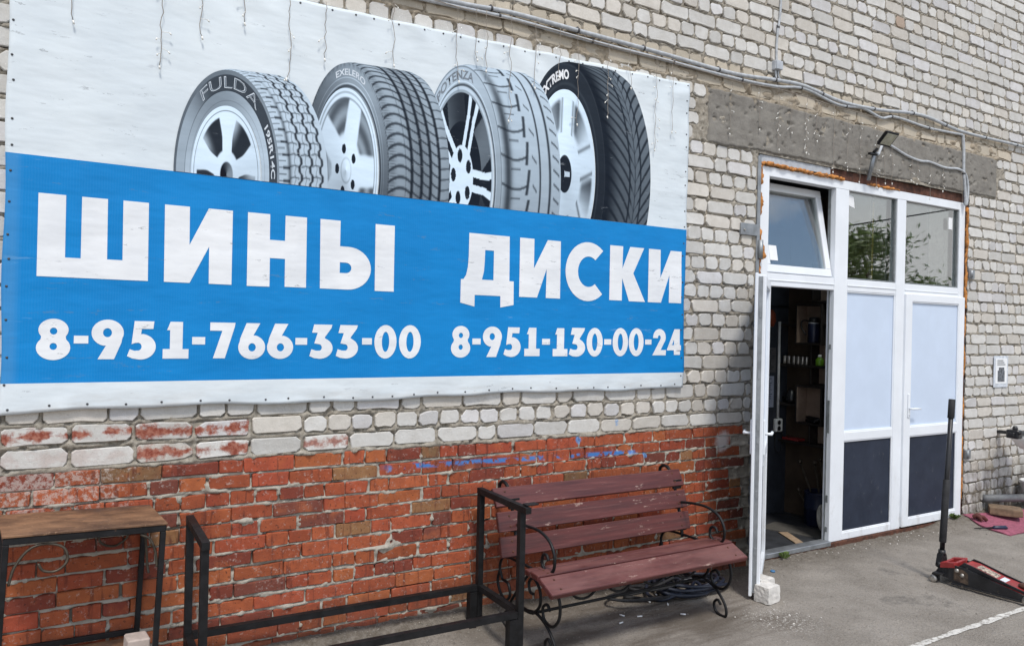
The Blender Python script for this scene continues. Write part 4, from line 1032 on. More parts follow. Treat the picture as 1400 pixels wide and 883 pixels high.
# shelves on the partition
shelf = thing('wall_shelf', 'dark plywood wall shelf of boxes and boards full of cans inside the doorway', 'shelf', (6.05, .6, .75))
SXF = 6.03
for y0, y1, z in ((.43, .955, 1.440), (.76, .955, 1.82), (.745, .955, 1.07), (.44, .94, .722), (.40, .60, 2.035), (.40, .47, 1.83), (.40, .47, 1.10), (.40, .60, 1.27)):
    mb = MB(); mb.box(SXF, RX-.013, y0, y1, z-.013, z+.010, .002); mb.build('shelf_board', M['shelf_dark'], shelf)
for z0, z1, y0, y1 in ((1.640, 2.016, .472, .757), (.905, 1.262, .455, .740)):
    mb = MB(); mb.box(SXF-.02, RX-.014, y0, y1, z0, z0+.016, .002); mb.box(SXF-.02, RX-.014, y0, y1, z1-.016, z1, .002)
    mb.box(SXF-.02, RX-.014, y0, y0+.016, z0+.016, z1-.016, .002); mb.box(SXF-.02, RX-.014, y1-.016, y1, z0+.016, z1-.016, .002); mb.build('box_shelf', M['shelf_dark'], shelf)
    mb = MB(); mb.box(SXF-.018, RX-.016, y1-.0235, y1-.0165, z0+.017, z1-.017, 0); mb.box(RX-.0155, RX-.0135, y0+.017, y1-.024, z0+.017, z1-.017, 0); mb.build('box_lining', M['shelf_wood'], shelf)
for z0, z1 in ((2.05, 2.4), (1.452, 1.638), (1.285, 1.426), (.735, .903)):
    mb = MB(); mb.box(SXF, RX-.014, .588, .604, z0, z1, .002); mb.build('divider', M['shelf_dark'], shelf)
    mb = MB(); mb.box(RX-.0155, RX-.0135, .42, .587, z0, z1, 0); mb.build('divider_lining', M['shelf_wood'], shelf)
def lay(name, label, cat, parts, loc, group=None):
    t = thing(name, label, cat, loc, group)
    for pn, prof, m in parts:
        mb = MB(); mb.lathe(prof, 18, Matrix.Translation(loc)); mb.build(pn, m, t)
    return t
lay('vacuum_flask', 'dark vacuum flask with handle in the upper box of the shelf', 'flask', [('body', [(.05, 0), (.055, .01), (.055, .17), (.045, .19)], M['navy_barrel']), ('lid', [(.046, .191), (.048, .2), (.044, .235), (.02, .24)], M['plast_black']), ('collar', [(.050, .176), (.051, .182), (.048, .188)], M['plast_grey'])], (6.075, .60, 1.657))
mb = MB(); mb.tube(smooth_path([(6.06, .645, 1.86), (6.04, .70, 1.86), (6.04, .71, 1.80), (6.05, .665, 1.73)], 5), .008, 8); mb.build('handle', M['plast_black'], bpy.data.objects['vacuum_flask'])
canlab = ['leftmost shiny can in the row on the shelf board', 'second shiny can from the left on the shelf board', 'third shiny can from the left on the shelf board', 'fourth shiny can from the left on the shelf board', 'fifth shiny can from the left on the shelf board', 'sixth shiny can, nearest the divider on the shelf board']
for i, y in enumerate((.905, .858, .800, .752, .705, .660)):
    lay('can', canlab[i], 'can', [('body', [(.017, 0), (.018, .003), (.018, .073), (.017, .075)], M['metal']), ('lid', [(.0165, .0755), (.015, .079)], M['plast_black'])], (6.06, y, 1.452), 'cans on the shelf board')
lay('green_bottle', 'lime green bottle with white cap standing on the shelf', 'bottle', [('body', [(.034, 0), (.036, .01), (.036, .055), (.016, .075)], M['green_plast']), ('cap', [(.016, .0755), (.016, .095), (.012, .1)], M['plast_white'])], (6.06, .52, 1.452))
mb = MB(); mb.box(6.035, 6.14, .72, .90, .7335, .755, .004); tag(mb.build('red_tray', M['jack_red']), 'small red tray lying on the lowest shelf board', 'tray')
for i, (yy, zz, lb) in enumerate(((.60, .923, 'dark pile of tools in the lower box shelf'), (.86, 1.081, 'dark bundle on the short middle shelf'))):
    mb = MB()
    for j in range(7):
        a = RNG.uniform(-1, 1); mb.tube([(6.06+.02*j*.4, yy-.09+RNG.random()*.05, zz+.012+.012*(j % 3)), (6.07+.03*RNG.random(), yy+.03+RNG.random()*.05, zz+.016+.015*(j % 3))], .010+.004*(j % 2), 6)
    if i: mb.lathe([(.05, 0), (.052, .03), (.03, .1), (.01, .12)], 12, Matrix.Translation((6.08, yy-.02, zz+.01)))
    tag(mb.build('tool_pile', M['plast_black']), lb, 'tools', 'tool piles on the shelf')
cond = MB(); cond.tube([(6.018, RY-.016, .93), (6.014, RY-.016, 1.85)], .013, 8); cd_ = tag(cond.build('conduit', M['plast_white']), 'white plastic cable duct running down the dark back wall to the socket', 'cable duct')
sk = thing('socket', 'white wall socket with two outlets below the cable duct', 'socket', (6.015, RY-.02, .80))
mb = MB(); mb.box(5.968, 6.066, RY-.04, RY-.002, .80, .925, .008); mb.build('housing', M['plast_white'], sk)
for zz in (.835, .89):
    mb = MB(); mb.lathe([(.022, 0), (.022, .004), (.012, .005)], 14, Matrix.Translation((6.010, RY-.040, zz)) @ Matrix.Rotation(PI/2, 4, 'X')); mb.build('outlet', M['plast_black'], sk)
mb = MB(); mb.tube(smooth_path([(5.985, RY-.02, .80), (5.98, RY-.02, .66), (6.02, RY-.03, .60), (6.07, RY-.03, .66), (6.075, RY-.02, .92)], 6), .005, 6); tag(mb.build('power_cord', M['plast_black']), 'thin black cord looping below the wall socket', 'cord')
def sheet(name, x0, x1, z0, z1, lab, m, rows):
    t = thing(name, lab, 'paper sheet', ((x0+x1)/2, RY-.006, z0)); mb = MB(); mb.box(x0, x1, RY-.006, RY-.003, z0, z1, 0); mb.build('paper', m, t)
    mb = MB(); z = z1-.02
    while z > z0+.02: mb.box(x0+.015, x1-.02-RNG.random()*.05, RY-.0072, RY-.0066, z-.006, z, 0); z -= rows
    mb.build('text_lines', M['ink_black'], t, kind='stuff')
sheet('price_list', 5.74, 5.965, 1.035, 1.330, 'lower bluish paper sheet with text pinned to the dark back wall', M['paper_dim'], .021)
sheet('calendar_sheet', 5.74, 5.985, 1.365, 1.60, 'upper grey calendar sheet pinned to the dark back wall', simple('grey_paper', (.085, .085, .09), .8, var=.1), .018)
mb = MB(); mb.lathe([(.03, 0), (.06, .05), (.05, .12), (.02, .16)], 9, Matrix.Translation((5.84, RY-.06, 1.80)) @ Matrix.Scale(.6, 4, (0, 1, 0))); tag(mb.build('orange_cloth', M['orange']), 'dim orange cloth hung high on the dark back wall', 'cloth')
bar = thing('tool_barrel', 'navy blue drum of steel bars standing inside the doorway', 'barrel', (6.03, .36, .022))
mb = MB(); mb.lathe([(.0, 0), (.125, 0), (.13, .01), (.13, .15), (.134, .155), (.13, .16), (.13, .29), (.135, .30), (.12, .30), (.118, .28)], 22, Matrix.Translation((6.02, .46, .022))); mb.build('drum', M['navy_barrel'], bar)
for i, (p, q) in enumerate((((6.03, .47, .12), (5.99, .655, .56)), ((6.05, .45, .1), (6.05, .54, .56)), ((6.06, .42, .1), (6.06, .49, .60)), ((5.97, .50, .10), (5.98, .655, .30)))):
    mb = MB(); mb.tube([p, q], .009, 8); mb.lathe([(.006, -.02), (.018, -.01), (.020, .01), (.008, .022)], 8, Matrix.Translation(q)); mb.build('steel_bar', M['scroll'], bar)
mb = MB(); mb.lathe([(.005, 0), (.11, 0), (.12, .012), (.115, .03), (.06, .035)], 24, Matrix.Translation((5.80, .275, .145)) @ Matrix.Rotation(math.radians(80), 4, 'X') @ Matrix.Rotation(.3, 4, 'Y')); tag(mb.build('white_disc', simple('dirty_white_disc', (.42, .41, .37), .6)), 'dirty white round lid leaning behind the door jamb', 'lid')
mb = MB(); mb.prism([(5.30, .15), (5.37, .12), (5.52, .40), (5.45, .44)], 2, .023, .032); tag(mb.build('cardboard_piece', M['card']), 'strip of brown cardboard lying on the dark shop floor', 'cardboard')
mb = MB(); mb.prism([(5.42, .62), (5.62, .15), (5.85, .22), (5.72, .70)], 2, .023, .031); tag(mb.build('floor_sheet', simple('grey_hardboard', (.075, .070, .062), .8)), 'grey hardboard sheet on the shop floor behind the cardboard', 'board')
# pale block wall across the room behind the right-hand panes
mb = MB(); z = .05
for r_ in range(15):
    x = 6.25+(.2 if r_ % 2 else 0)-.2
    while x < 8.55:
        mb.box(max(x, 6.22)+.006, min(x+.40, 8.58)-.006, 1.50, 1.56, z+.006, z+.20, .006); x += .40
    z += .206
mb.build('block_wall', simple('pale_block', (.62, .62, .60), .9), room, kind='stuff')
# seen through the middle top window
mb = MB(); mb.box(6.42, 6.80, .50, .53, .03, 3.02, .004); tag(mb.build('storage_board', simple('ochre_board', (.80, .55, .18), .8)), 'ochre board standing in the room behind the middle top window', 'board')

# ================================================================== CABLES AND LIGHTS ON THE WALL
def bz(pts, y): return [(a, y, b) for a, b in pts]
c1 = [(1.1, 3.57), (1.978, 3.606), (2.372, 3.634), (2.92, 3.635), (3.54, 3.636), (4.248, 3.631), (4.763, 3.672), (5.061, 3.683), (5.519, 3.640), (6.012, 3.657), (6.658, 3.714), (7.354, 3.667), (8.47, 3.686), (10.5, 3.70)]
c2 = [(1.1, 3.55), (2.074, 3.588), (2.373, 3.600), (2.921, 3.593), (3.541, 3.598), (4.249, 3.600), (4.723, 3.620), (5.062, 3.663), (5.48, 3.61), (5.81, 3.635), (6.066, 3.596), (6.275, 3.636), (6.776, 3.619), (7.33, 3.640)]
def cable(name, pts, y, r, lab, step=.5):
    t = thing(name, lab, 'cable', (pts[0][0], y, pts[0][1])); P = smooth_path(bz(pts, y), 10)
    mb = MB(); mb.tube(P, r, 8); mb.build('conduit', M['cable'], t)
    mb = MB(); acc = 0
    for i in range(1, len(P)):
        acc += (P[i]-P[i-1]).length
        if acc > step:
            acc = -RNG.random()*.15; d = (P[i]-P[i-1]).normalized(); mb.tube([P[i]-d*.007, P[i]+d*.007], r+.003, 8); mb.box(P[i].x-.006, P[i].x+.006, y-.002, .012, P[i].z+r, P[i].z+r+.010, .001)
    mb.build('clips', M['cable_dark'], t, kind='stuff'); return t
cable('wall_cable', c1, -.030, .0145, 'upper of the two grey conduits running along the wall above the banner and lintel')
cable('wall_cable', c2, -.027, .0115, 'lower of the two grey conduits running along the wall, ending above the door')
cable('riser_cable', [(4.79, 5.3), (4.779, 4.297), (4.750, 4.05), (4.741, 3.92), (4.745, 3.81)], -.018, .009, 'thin grey cable dropping down the brick wall to the junction box', .6)
jb = thing('junction_box', 'small grey junction box on the brick wall above the lintel', 'junction box', (4.738, -.02, 3.742))
mb = MB(); mb.box(4.703, 4.778, -.05, .0, 3.745, 3.815, .006); mb.build('box', M['plast_grey'], jb)
mb = MB(); mb.box(4.705, 4.776, -.056, -.0505, 3.747, 3.813, .003); mb.build('lid', M['plast_grey'], jb)
for dx in (-.015, .014):
    mb = MB(); mb.tube(smooth_path([(4.74+dx, -.025, 3.745), (4.745+dx, -.028, 3.70), (4.76+dx*2, -.03, 3.672)], 4), .007, 8); mb.build('cable_tail', M['cable'], jb)
cable('drop_cable', [(7.345, 3.642), (7.365, 3.50), (7.372, 3.30), (7.405, 3.12), (7.42, 2.985)], -.024, .015, 'grey conduit dropping over the lintel to the corner of the door frame', .35)
# floodlight on a steel post
fl = thing('floodlight', 'small flat floodlight on a grey pipe above the middle window', 'floodlight', (5.90, -.04, 3.05))
mb = MB(); mb.tube([(5.905, -.03, 3.045), (5.865, -.10, 3.235)], .016, 12); mb.build('pipe', M['steel_grey'], fl)
mb = MB(); mb.box(5.80, 5.90, -.115, -.088, 3.236, 3.254, .003); mb.tube([(5.85, -.1, 3.25), (5.87, -.13, 3.29)], .012, 8); mb.build('bracket', M['steel_black'], fl)
LXF = Matrix.Translation((5.904, -.195, 3.363)) @ Matrix.Rotation(math.radians(43), 4, 'X')
mb = MB(); mb.box(-.082, .082, -.014, .004, -.064, .064, .004, LXF)
for i in range(7): mb.box(-.075+.024*i, -.068+.024*i, .004, .014, -.055, .055, .001, LXF)
mb.build('housing', M['steel_black'], fl)
mb = MB(); mb.box(-.068, .068, -.017, -.0142, -.050, .050, .001, LXF); mb.build('lamp_glass', simple('floodlight_glass', (.34, .335, .26), .25, var=.15), fl)
mb = MB(); mb.tube(smooth_path([(5.875, -.11, 3.26), (5.94, -.09, 3.255), (6.02, -.05, 3.30), (6.09, -.035, 3.375), (6.17, -.030, 3.385), (6.45, -.028, 3.325), (6.65, -.028, 3.305), (6.8, -.028, 3.315), (7.05, -.028, 3.295), (7.28, -.028, 3.31), (7.40, -.028, 3.27), (7.445, -.028, 3.15), (7.43, -.028, 2.99)], 8), .012, 8); tag(mb.build('lamp_cable', M['cable']), 'grey cable curving from the floodlight across the lintel to the door corner', 'cable')
# icicle fairy lights hanging from the cables
gar = thing('fairy_lights', 'string of fairy lights hanging in strands over the banner top and the lintel', 'string lights', (4.0, -.045, 3.6))
strands = [(.104, 3.064, 3.36), (.466, 2.932, 3.4), (.647, 3.109, 3.4), (.83, 3.22, 3.4), (1.039, 2.985, 3.4), (1.214, 3.124, 3.42), (1.596, 3.169, 3.6), (1.992, 3.154, 3.58), (2.13, 3.303, 3.6), (2.19, 3.25, 3.6), (2.365, 2.982, 3.61), (2.542, 3.212, 3.61), (2.719, 3.312, 3.61), (2.868, 3.039, 3.61), (3.112, 3.125, 3.61), (3.291, 3.347, 3.61), (3.533, 2.969, 3.61), (3.662, 3.113, 3.61),
 (4.27, 3.19, 3.58), (4.55, 3.27, 3.6), (4.75, 3.15, 3.62), (4.92, 3.30, 3.62), (5.09, 3.17, 3.62), (5.24, 3.28, 3.6), (5.42, 3.06, 3.6), (5.60, 3.10, 3.6), (5.78, 3.02, 3.6), (6.02, 3.0, 3.6), (6.14, 3.05, 3.35), (6.22, 3.06, 3.36), (6.50, 3.12, 3.32), (6.62, 3.10, 3.31), (6.80, 2.99, 3.32), (7.0, 3.08, 3.3), (7.33, 3.0, 3.3)]
bm_ = MB()
for i, (x, zb_, zt_) in enumerate(strands):
    yb = -.052 if x < 3.9 else -.034; z = zt_; pts = []; xx = x+RNG.uniform(-.02, .02); dx = 0
    while z > zb_:
        pts.append((xx+dx, yb if z < 3.45 or x > 3.9 else -.048, z)); z -= RNG.uniform(.025, .04); dx = dx*.6+RNG.uniform(-.009, .009)
        if RNG.random() < .32 and len(pts) > 2:
            p = pts[-1]; a = RNG.uniform(-1, 1); q = (p[0]+.022*a+(.012 if a > 0 else -.012), p[1]-.004, p[2]+RNG.uniform(-.022, .004))
            bm_.tube([p, q], .0013, 4); bm_.tube([q, (q[0]+.010*a, q[1], q[2]-.010)], .0034, 6)
    pts.append((xx+dx, yb, zb_))
    mb = MB(); mb.tube(pts, .0018, 4); mb.build('strand', M['wire'], gar); bm_.tube([pts[-1], (pts[-1][0]+.003, yb, zb_-.016)], .0045, 6)
bm_.build('bulbs', M['bulb'], gar, kind='stuff')
mb = MB(); mb.tube(smooth_path([(x, -.046, z) for x, z in ((1.1, 3.56), (1.6, 3.585), (2.1, 3.575), (2.6, 3.59), (3.2, 3.585), (3.66, 3.59), (4.3, 3.575), (4.8, 3.60), (5.4, 3.585), (6.0, 3.58))], 8), .003, 5); mb.build('main_wire', M['wire'], gar)

# ================================================================== SMALL WALL FITTINGS
nb_ = thing('notice', 'small printed notice in a clear sleeve taped to the bricks right of the door', 'notice', (8.13, -.018, 1.26))
mb = MB(); mb.box(8.00, 8.27, -.020, -.017, 1.255, 1.565, 0); mb.build('sleeve', simple('clear_sleeve', (.56, .60, .66), .25), nb_)
mb = MB(); mb.box(8.03, 8.245, -.0225, -.0205, 1.29, 1.54, 0); mb.build('sheet', M['paper'], nb_)
mb = MB(); mb.box(8.07, 8.20, -.0240, -.0228, 1.31, 1.42, 0); mb.box(8.09, 8.19, -.0240, -.0228, 1.42, 1.45, 0); mb.build('picture', simple('photo_print', (.10, .11, .125), .5, var=.7, scale=40, bump=0), nb_)
mb = MB()
for q in range(3): mb.box(8.06, 8.21-.02*q, -.0240, -.0228, 1.475+.02*q, 1.482+.02*q, 0)
mb.build('text_lines', M['ink_black'], nb_, kind='stuff')
pl = thing('lock_plate', 'grey steel plate on the bricks left of the top window', 'plate', (4.47, -.02, 2.46))
mb = MB(); mb.box(4.395, 4.572, -.024, .0, 2.468, 2.556, .003); mb.build('plate', M['steel_grey'], pl)
mb = MB(); mb.lathe([(.009, 0), (.009, .006), (.004, .008)], 8, Matrix.Translation((4.43, -.024, 2.505)) @ Matrix.Rotation(PI/2, 4, 'X')); mb.build('bolt', M['metal'], pl)
mb = MB(); mb.tube([(4.600, -.030, 2.30), (4.600, -.030, 2.44)], .019, 10); mb.build('hinge_barrel', M['steel_grey'], pl)
for zz, l in ((.585, 'lower grey steel hinge bracket at the right edge of the door frame'), (2.30, 'upper dark steel hinge bracket at the right edge of the door frame')):
    mb = MB(); mb.box(7.515, 7.60, -.030, -.001, zz, zz+.085, .004); mb.tube([(7.53, -.035, zz+.01), (7.53, -.035, zz+.08)], .014, 8); tag(mb.build('hinge_bracket', M['steel_grey']), l, 'bracket', 'steel brackets beside the door frame')

# ================================================================== BENCH
bench = thing('park_bench', 'dark red slatted bench with black scrolled iron ends against the brick wall', 'bench', (2.95, -.45, 0))
def slat(name, c, hl, wd, th, rot, par=bench):
    """c centre, hl half length, rot about x"""
    Xm = Matrix.Translation(c) @ Matrix.Rotation(rot, 4, 'X'); mb = MB(); n = 14
    mb.box(-hl, hl, -wd/2, wd/2, -th/2, th/2, .004, Xm); o = mb.build(name, M['slat'], par)
    for q in (-hl+.075, hl-.075):
        for r_ in (-.26, .26):
            sb = MB(); sb.lathe([(.007, 0), (.0065, .002), (.003, .0035)], 8, Xm @ Matrix.Translation((q, wd*r_, th/2))); sb.build('screw_head', M['rust'], o)
    return o
XC, HL = 2.935, .720
slat('back_slat', (XC-.005, -.222, .772), HL, .112, .026, math.radians(60)); slat('back_slat', (XC, -.262, .642), HL, .112, .026, math.radians(72)); slat('back_slat', (XC+.004, -.293, .508), HL, .112, .026, math.radians(77))
slat('seat_slat', (XC+.005, -.735, .412), HL-.005, .135, .030, math.radians(24)); slat('seat_slat', (XC+.018, -.618, .440), HL, .080, .030, math.radians(3)); slat('seat_slat', (XC+.018, -.548, .439), HL, .052, .030, math.radians(-2))
IR = .0085
def iron_end(x):
    e = bpy.data.objects.new('iron_end', None); COL.objects.link(e); e.parent = bench; e.matrix_parent_inverse = base_inv(bench); e.location = (x, -.45, 0); _world[e.name] = Vector((x, -.45, 0))
    def pc(name, yz, r=IR, sub=7):
        mb = MB(); mb.tube(smooth_path([(x, a, b) for a, b in yz], sub), r, 8); mb.build(name, M['iron_black'], e)
    pc('back_upright', [(-.300, .40), (-.290, .47), (-.268, .56), (-.235, .67), (-.198, .765), (-.160, .822), (-.115, .838), (-.078, .815), (-.080, .775), (-.108, .765), (-.122, .785)], .0105)
    pc('armrest', [(-.285, .625), (-.40, .640), (-.52, .640), (-.615, .605), (-.66, .535), (-.65, .465), (-.595, .440), (-.545, .470), (-.55, .520), (-.585, .530), (-.603, .505)])
    pc('seat_scroll', [(-.13, .27), (-.10, .34), (-.15, .405), (-.30, .418), (-.50, .418), (-.63, .405), (-.71, .33), (-.715, .235), (-.655, .170), (-.58, .18), (-.56, .24), (-.60, .27), (-.63, .245)])
    pc('inner_scroll', [(-.38, .17), (-.46, .18), (-.53, .24), (-.53, .32), (-.47, .37), (-.42, .34), (-.43, .29), (-.465, .285)])
    pc('front_leg', [(-.40, .175), (-.50, .190), (-.60, .155), (-.675, .085), (-.690, .02), (-.655, .006), (-.605, .020), (-.590, .065), (-.618, .092), (-.645, .07)])
    pc('rear_leg', [(-.44, .175), (-.33, .175), (-.23, .13), (-.155, .07), (-.145, .025), (-.18, .008), (-.235, .022), (-.25, .065), (-.22, .09), (-.195, .07)])
    pc('rear_scroll', [(-.13, .27), (-.20, .26), (-.22, .20), (-.17, .16), (-.11, .19), (-.08, .25), (-.10, .31)])
    pc('brace', [(-.20, .13), (-.32, .28), (-.45, .415)], .0085, 2)
    mb = MB(); mb.box(x-.022, x+.022, -.69, -.46, .404, .413, .002); mb.build('seat_bar', M['iron_black'], e)
    for a, b in ((-.262, .735), (-.288, .612), (-.318, .475)):
        mb = MB(); mb.box(x-.035, x+.035, a+.014, a+.030, b-.03, b+.03, .002); mb.build('slat_clip', M['iron_black'], e)
iron_end(2.335); iron_end(3.600)
mb = MB(); mb.tube([(2.335, -.46, .178), (3.60, -.46, .178)], .009, 8); mb.build('stretcher', M['iron_black'], bench)
mb = MB(); mb.tube([(2.335, -.60, .395), (3.60, -.60, .395)], .008, 8); mb.build('stretcher', M['iron_black'], bench)
for i in range(4):
    xc = 2.58+.255*i; mb = MB(); P = [(xc+.115*math.cos(PI+PI*t/12), -.60, .388+.125*math.sin(PI+PI*t/12)) for t in range(13)]; mb.tube(P, .0075, 8)
    mb.tube([(xc+.115-.03*(1-math.cos(PI*t/8)), -.60, .388+.025*math.sin(PI*t/8)-.02) for t in range(12)], .006, 6); mb.build('hanging_scroll', M['iron_black'], bench)

# ================================================================== HOSES UNDER THE BENCH
def coil(name, cx, cy, rx, ry, loops, z0, r, lab, seed, m):
    rg = random.Random(seed); pts = []
    for i in range(loops*12):
        a = 2*PI*i/12; k2 = 1+.28*math.sin(i*.37+seed)+rg.uniform(-.05, .05)
        pts.append((cx+.09*math.sin(i*.21+seed)+rx*k2*math.cos(a), cy+.04*math.cos(i*.17)+ry*k2*math.sin(a), z0+.014+.10*abs(math.sin(i*.19+seed))*(i/(loops*12))+.01*math.sin(i*1.1)))
    mb = MB(); mb.tube(smooth_path(pts, 4), r, 8); tag(mb.build('hose', m), lab, 'hose')
coil('hose', 3.72, -.23, .20, .13, 7, .01, .012, 'tangled dark blue air hose heaped under the right end of the bench', 3, M['hose'])
coil('hose', 3.42, -.20, .24, .09, 4, .01, .009, 'thin black cable lying loose under the middle of the bench', 8, M['rubber'])

# ================================================================== STEEL RACK
rack = thing('steel_rack', 'long empty rack of black square steel tube left of the bench', 'rack', (1.4, -.32, 0))
RM = Matrix.Translation((2.18, -.13, 0)) @ Matrix.Rotation(math.radians(-1.6), 4, 'Z')
def rbar(n, p, q, hw=.0165): mb = MB(); mb.tube([p, q], hw, 4, RM, True, True); return mb.build(n, M['steel_black'], rack)
LL, DD, ZLO, ZHI = 1.560, .460, .250, .782
for xx in (0, -LL):
    rbar('post', (xx, 0, .005), (xx, 0, ZHI)); rbar('post', (xx, -DD, .005), (xx, -DD, ZHI))
    rbar('top_bar', (xx, .020, ZHI+.0185), (xx, -DD-(.070 if xx == 0 else .03), ZHI+.0185)); rbar('cross_bar', (xx, -.0195, ZLO), (xx, -DD+.0195, ZLO))
rbar('rail', (-.0195, 0, ZLO-.001), (-LL+.0195, 0, ZLO-.001)); rbar('rail', (-.0195, -DD, ZLO-.001), (-LL+.0195, -DD, ZLO-.001))
rbar('leg', (-.045, .0, .006), (-.045, .0, ZLO-.021), .022); rbar('leg', (-.045, -DD, .006), (-.045, -DD, ZLO-.021), .024)
mb = MB(); mb.box(.0, .075, -DD-.05, -DD-.005, ZHI+.038, ZHI+.046, .002, RM); mb.build('end_plate', M['steel_black'], rack)

# ================================================================== SMALL TABLE
tab = thing('metal_table', 'small table with a rusty brown top and thin black legs at the lower left', 'table', (.17, -.25, .1))
TM = Matrix.Translation((-.14, -.055, .893)) @ Matrix.Rotation(math.radians(4.3), 4, 'Z') @ Matrix.Rotation(math.radians(2.4), 4, 'Y') @ Matrix.Translation((0, 0, -.885))
TW, TD, TZ = .592, .380, .885
mb = MB(); mb.box(-.004, TW+.004, -TD-.004, .004, TZ-.006, TZ+.004, .002, TM); mb.build('tabletop', M['tabletop'], tab)
mb = MB(); q = .024
mb.box(0, TW, -TD, -TD+q, TZ-.034, TZ-.0065, .002, TM); mb.box(0, TW, -q, 0, TZ-.034, TZ-.0065, .002, TM); mb.box(0, q, -TD+q, -q, TZ-.033, TZ-.007, .002, TM); mb.box(TW-q, TW, -TD+q, -q, TZ-.033, TZ-.007, .002, TM); mb.build('apron', M['steel_black'], tab)
for xx, yy in ((.0, -TD), (TW-.022, -TD), (.0, -.022), (TW-.03, -.022)):
    mb = MB(); mb.box(xx, xx+.022, yy, yy+.022, .015, TZ-.0345, .002, TM); mb.build('leg', M['steel_black'], tab)
mb = MB(); mb.box(.02, TW-.03, -.021, -.002, .296, .320, .002, TM); mb.build('shelf_rail', M['steel_black'], tab)
mb = MB(); mb.box(.02, TW-.02, -TD+.002, -TD+.02, .255, .279, .002, TM); mb.build('shelf_rail', M['steel_black'], tab)
mb = MB(); mb.box(.0, TW-.0, -TD+.024, -.024, .271, .287, .002, TM); mb.build('lower_shelf', M['tabletop'], tab)
def scroll(pts, r=.0055): mb = MB(); mb.tube(smooth_path([(a, b, c) for a, b, c in pts], 6), r, 6, TM); mb.build('scroll', M['scroll'], tab)
yf = -TD+.011
scroll([(.03, yf, .69), (.045, yf, .76), (.09, yf, .825), (.15, yf, .842), (.21, yf, .82), (.225, yf, .765), (.19, yf, .73), (.145, yf, .735), (.125, yf, .765)])
scroll([(TW-.026, yf, .70), (TW-.035, yf, .76), (TW-.06, yf, .82), (TW-.10, yf, .845)])
scroll([(TW-.04, -.05, .845), (TW-.12, -.02, .845), (TW-.195, -.02, .81), (TW-.20, -.02, .74), (TW-.14, -.02, .715), (TW-.09, -.02, .75), (TW-.1, -.02, .785), (TW-.14, -.02, .79)])
scroll([(TW-.05, -.2, .83), (TW-.04, -.2, .74), (TW-.03, -.2, .66), (TW-.025, -.21, .63)])
mb = MB(); mb.box(.485, .575, -.30, -.20, .288, .372, .006, TM); tag(mb.build('pale_block', simple('pinkish_board', (.42, .35, .31), .85)), 'pale pinkish block standing on the lower shelf of the small table', 'block')
mb = MB(); mb.box(.35, .475, -.25, -.17, .288, .305, .004, TM @ Matrix.Rotation(.02, 4, 'Z')); tag(mb.build('folded_paper', M['paper']), 'folded white paper lying beside the pale block', 'paper')

# ================================================================== BROKEN BRICK BY THE DOOR
def chunk(name, x0, x1, y0, y1, z0, z1, rot, mat, jit=.012):
    bm = bmesh.new(); bmesh.ops.create_cube(bm, size=1); bmesh.ops.subdivide_edges(bm, edges=bm.edges[:], cuts=4, use_grid_fill=True)
    cxx, cyy, czz = (x0+x1)/2, (y0+y1)/2, (z0+z1)/2; s = (x1-x0, y1-y0, z1-z0); R_ = Matrix.Rotation(rot, 3, 'Z')
    for v in bm.verts:
        p = v.co.copy(); l = max(abs(p.x), abs(p.y), abs(p.z)); e = sorted([abs(p.x), abs(p.y), abs(p.z)])
        if e[1] > .42: p *= .985
        if e[0] > .42: p *= .965
        p = Vector((p.x*s[0], p.y*s[1], p.z*s[2])); nn = float(vnoise(p.x*30+9, p.y*30+p.z*37, 4))-.5; p += v.normal*nn*jit
        v.co = R_ @ p+Vector((cxx, cyy, czz))
    for f in bm.faces: f.smooth = False
    me = bpy.data.meshes.new(name); bm.to_mesh(me); bm.free(); me.materials.append(mat); return me
st = thing('doorstop_brick', 'broken white brick lying on the asphalt against the open door', 'brick', (4.09, -.58, 0))
link('brick_half', chunk('brick_half', 3.995, 4.125, -.665, -.555, .004, .112, .12, M['chalk'], .006), st)
link('brick_half', chunk('brick_half', 4.065, 4.185, -.575, -.455, .004, .122, .22, M['chalk'], .006), st)

# ================================================================== TROLLEY JACK
jk = thing('trolley_jack', 'low red and black trolley jack with its tall handle upright on the asphalt', 'trolley jack', (5.55, -1.15, 0))
JM = Matrix.Translation((5.575, -.93, 0)) @ Matrix.Rotation(math.radians(6.5), 4, 'Z')
# local: x across (-.11..+.11), y forward is negative
prof = [(-.06, .045), (-.06, .135), (-.10, .150), (-.16, .148), (-.30, .115), (-.50, .070), (-.56, .052), (-.56, .022), (-.30, .020), (-.10, .022)]
for xx in (-.108, .098):
    mb = MB(); mb.prism(prof, 0, xx, xx+.010, JM); mb.box(xx-.012, xx+.0, -.56, -.08, .018, .028, .002, JM); mb.build('side_plate', M['jack_black'], jk)
mb = MB(); mb.prism([(-.005, .115), (-.005, .150), (-.095, .168), (-.10, .135)], 0, -.112, -.070, JM); mb.prism([(-.005, .115), (-.005, .150), (-.095, .168), (-.10, .135)], 0, .072, .112, JM)
mb.box(-.070, .072, -.100, -.082, .125, .165, .003, JM); mb.box(-.070, .072, -.022, -.004, .115, .150, .003, JM); mb.build('top_cover', M['jack_red'], jk)
mb = MB(); mb.prism([(-.120, .148), (-.145, .166), (-.20, .160), (-.36, .112), (-.52, .078), (-.56, .062), (-.56, .045), (-.36, .09), (-.16, .13)], 0, -.066, .066, JM); mb.build('lift_arm', M['jack_red'], jk)
for xx in (-.085, .075):
    mb = MB(); mb.prism([(-.11, .14), (-.15, .178), (-.20, .168), (-.36, .122), (-.53, .080), (-.53, .066), (-.36, .10)], 0, xx, xx+.010, JM); mb.build('arm_rib', M['jack_black'], jk)
a_ = math.atan2(.160-.112, .16)
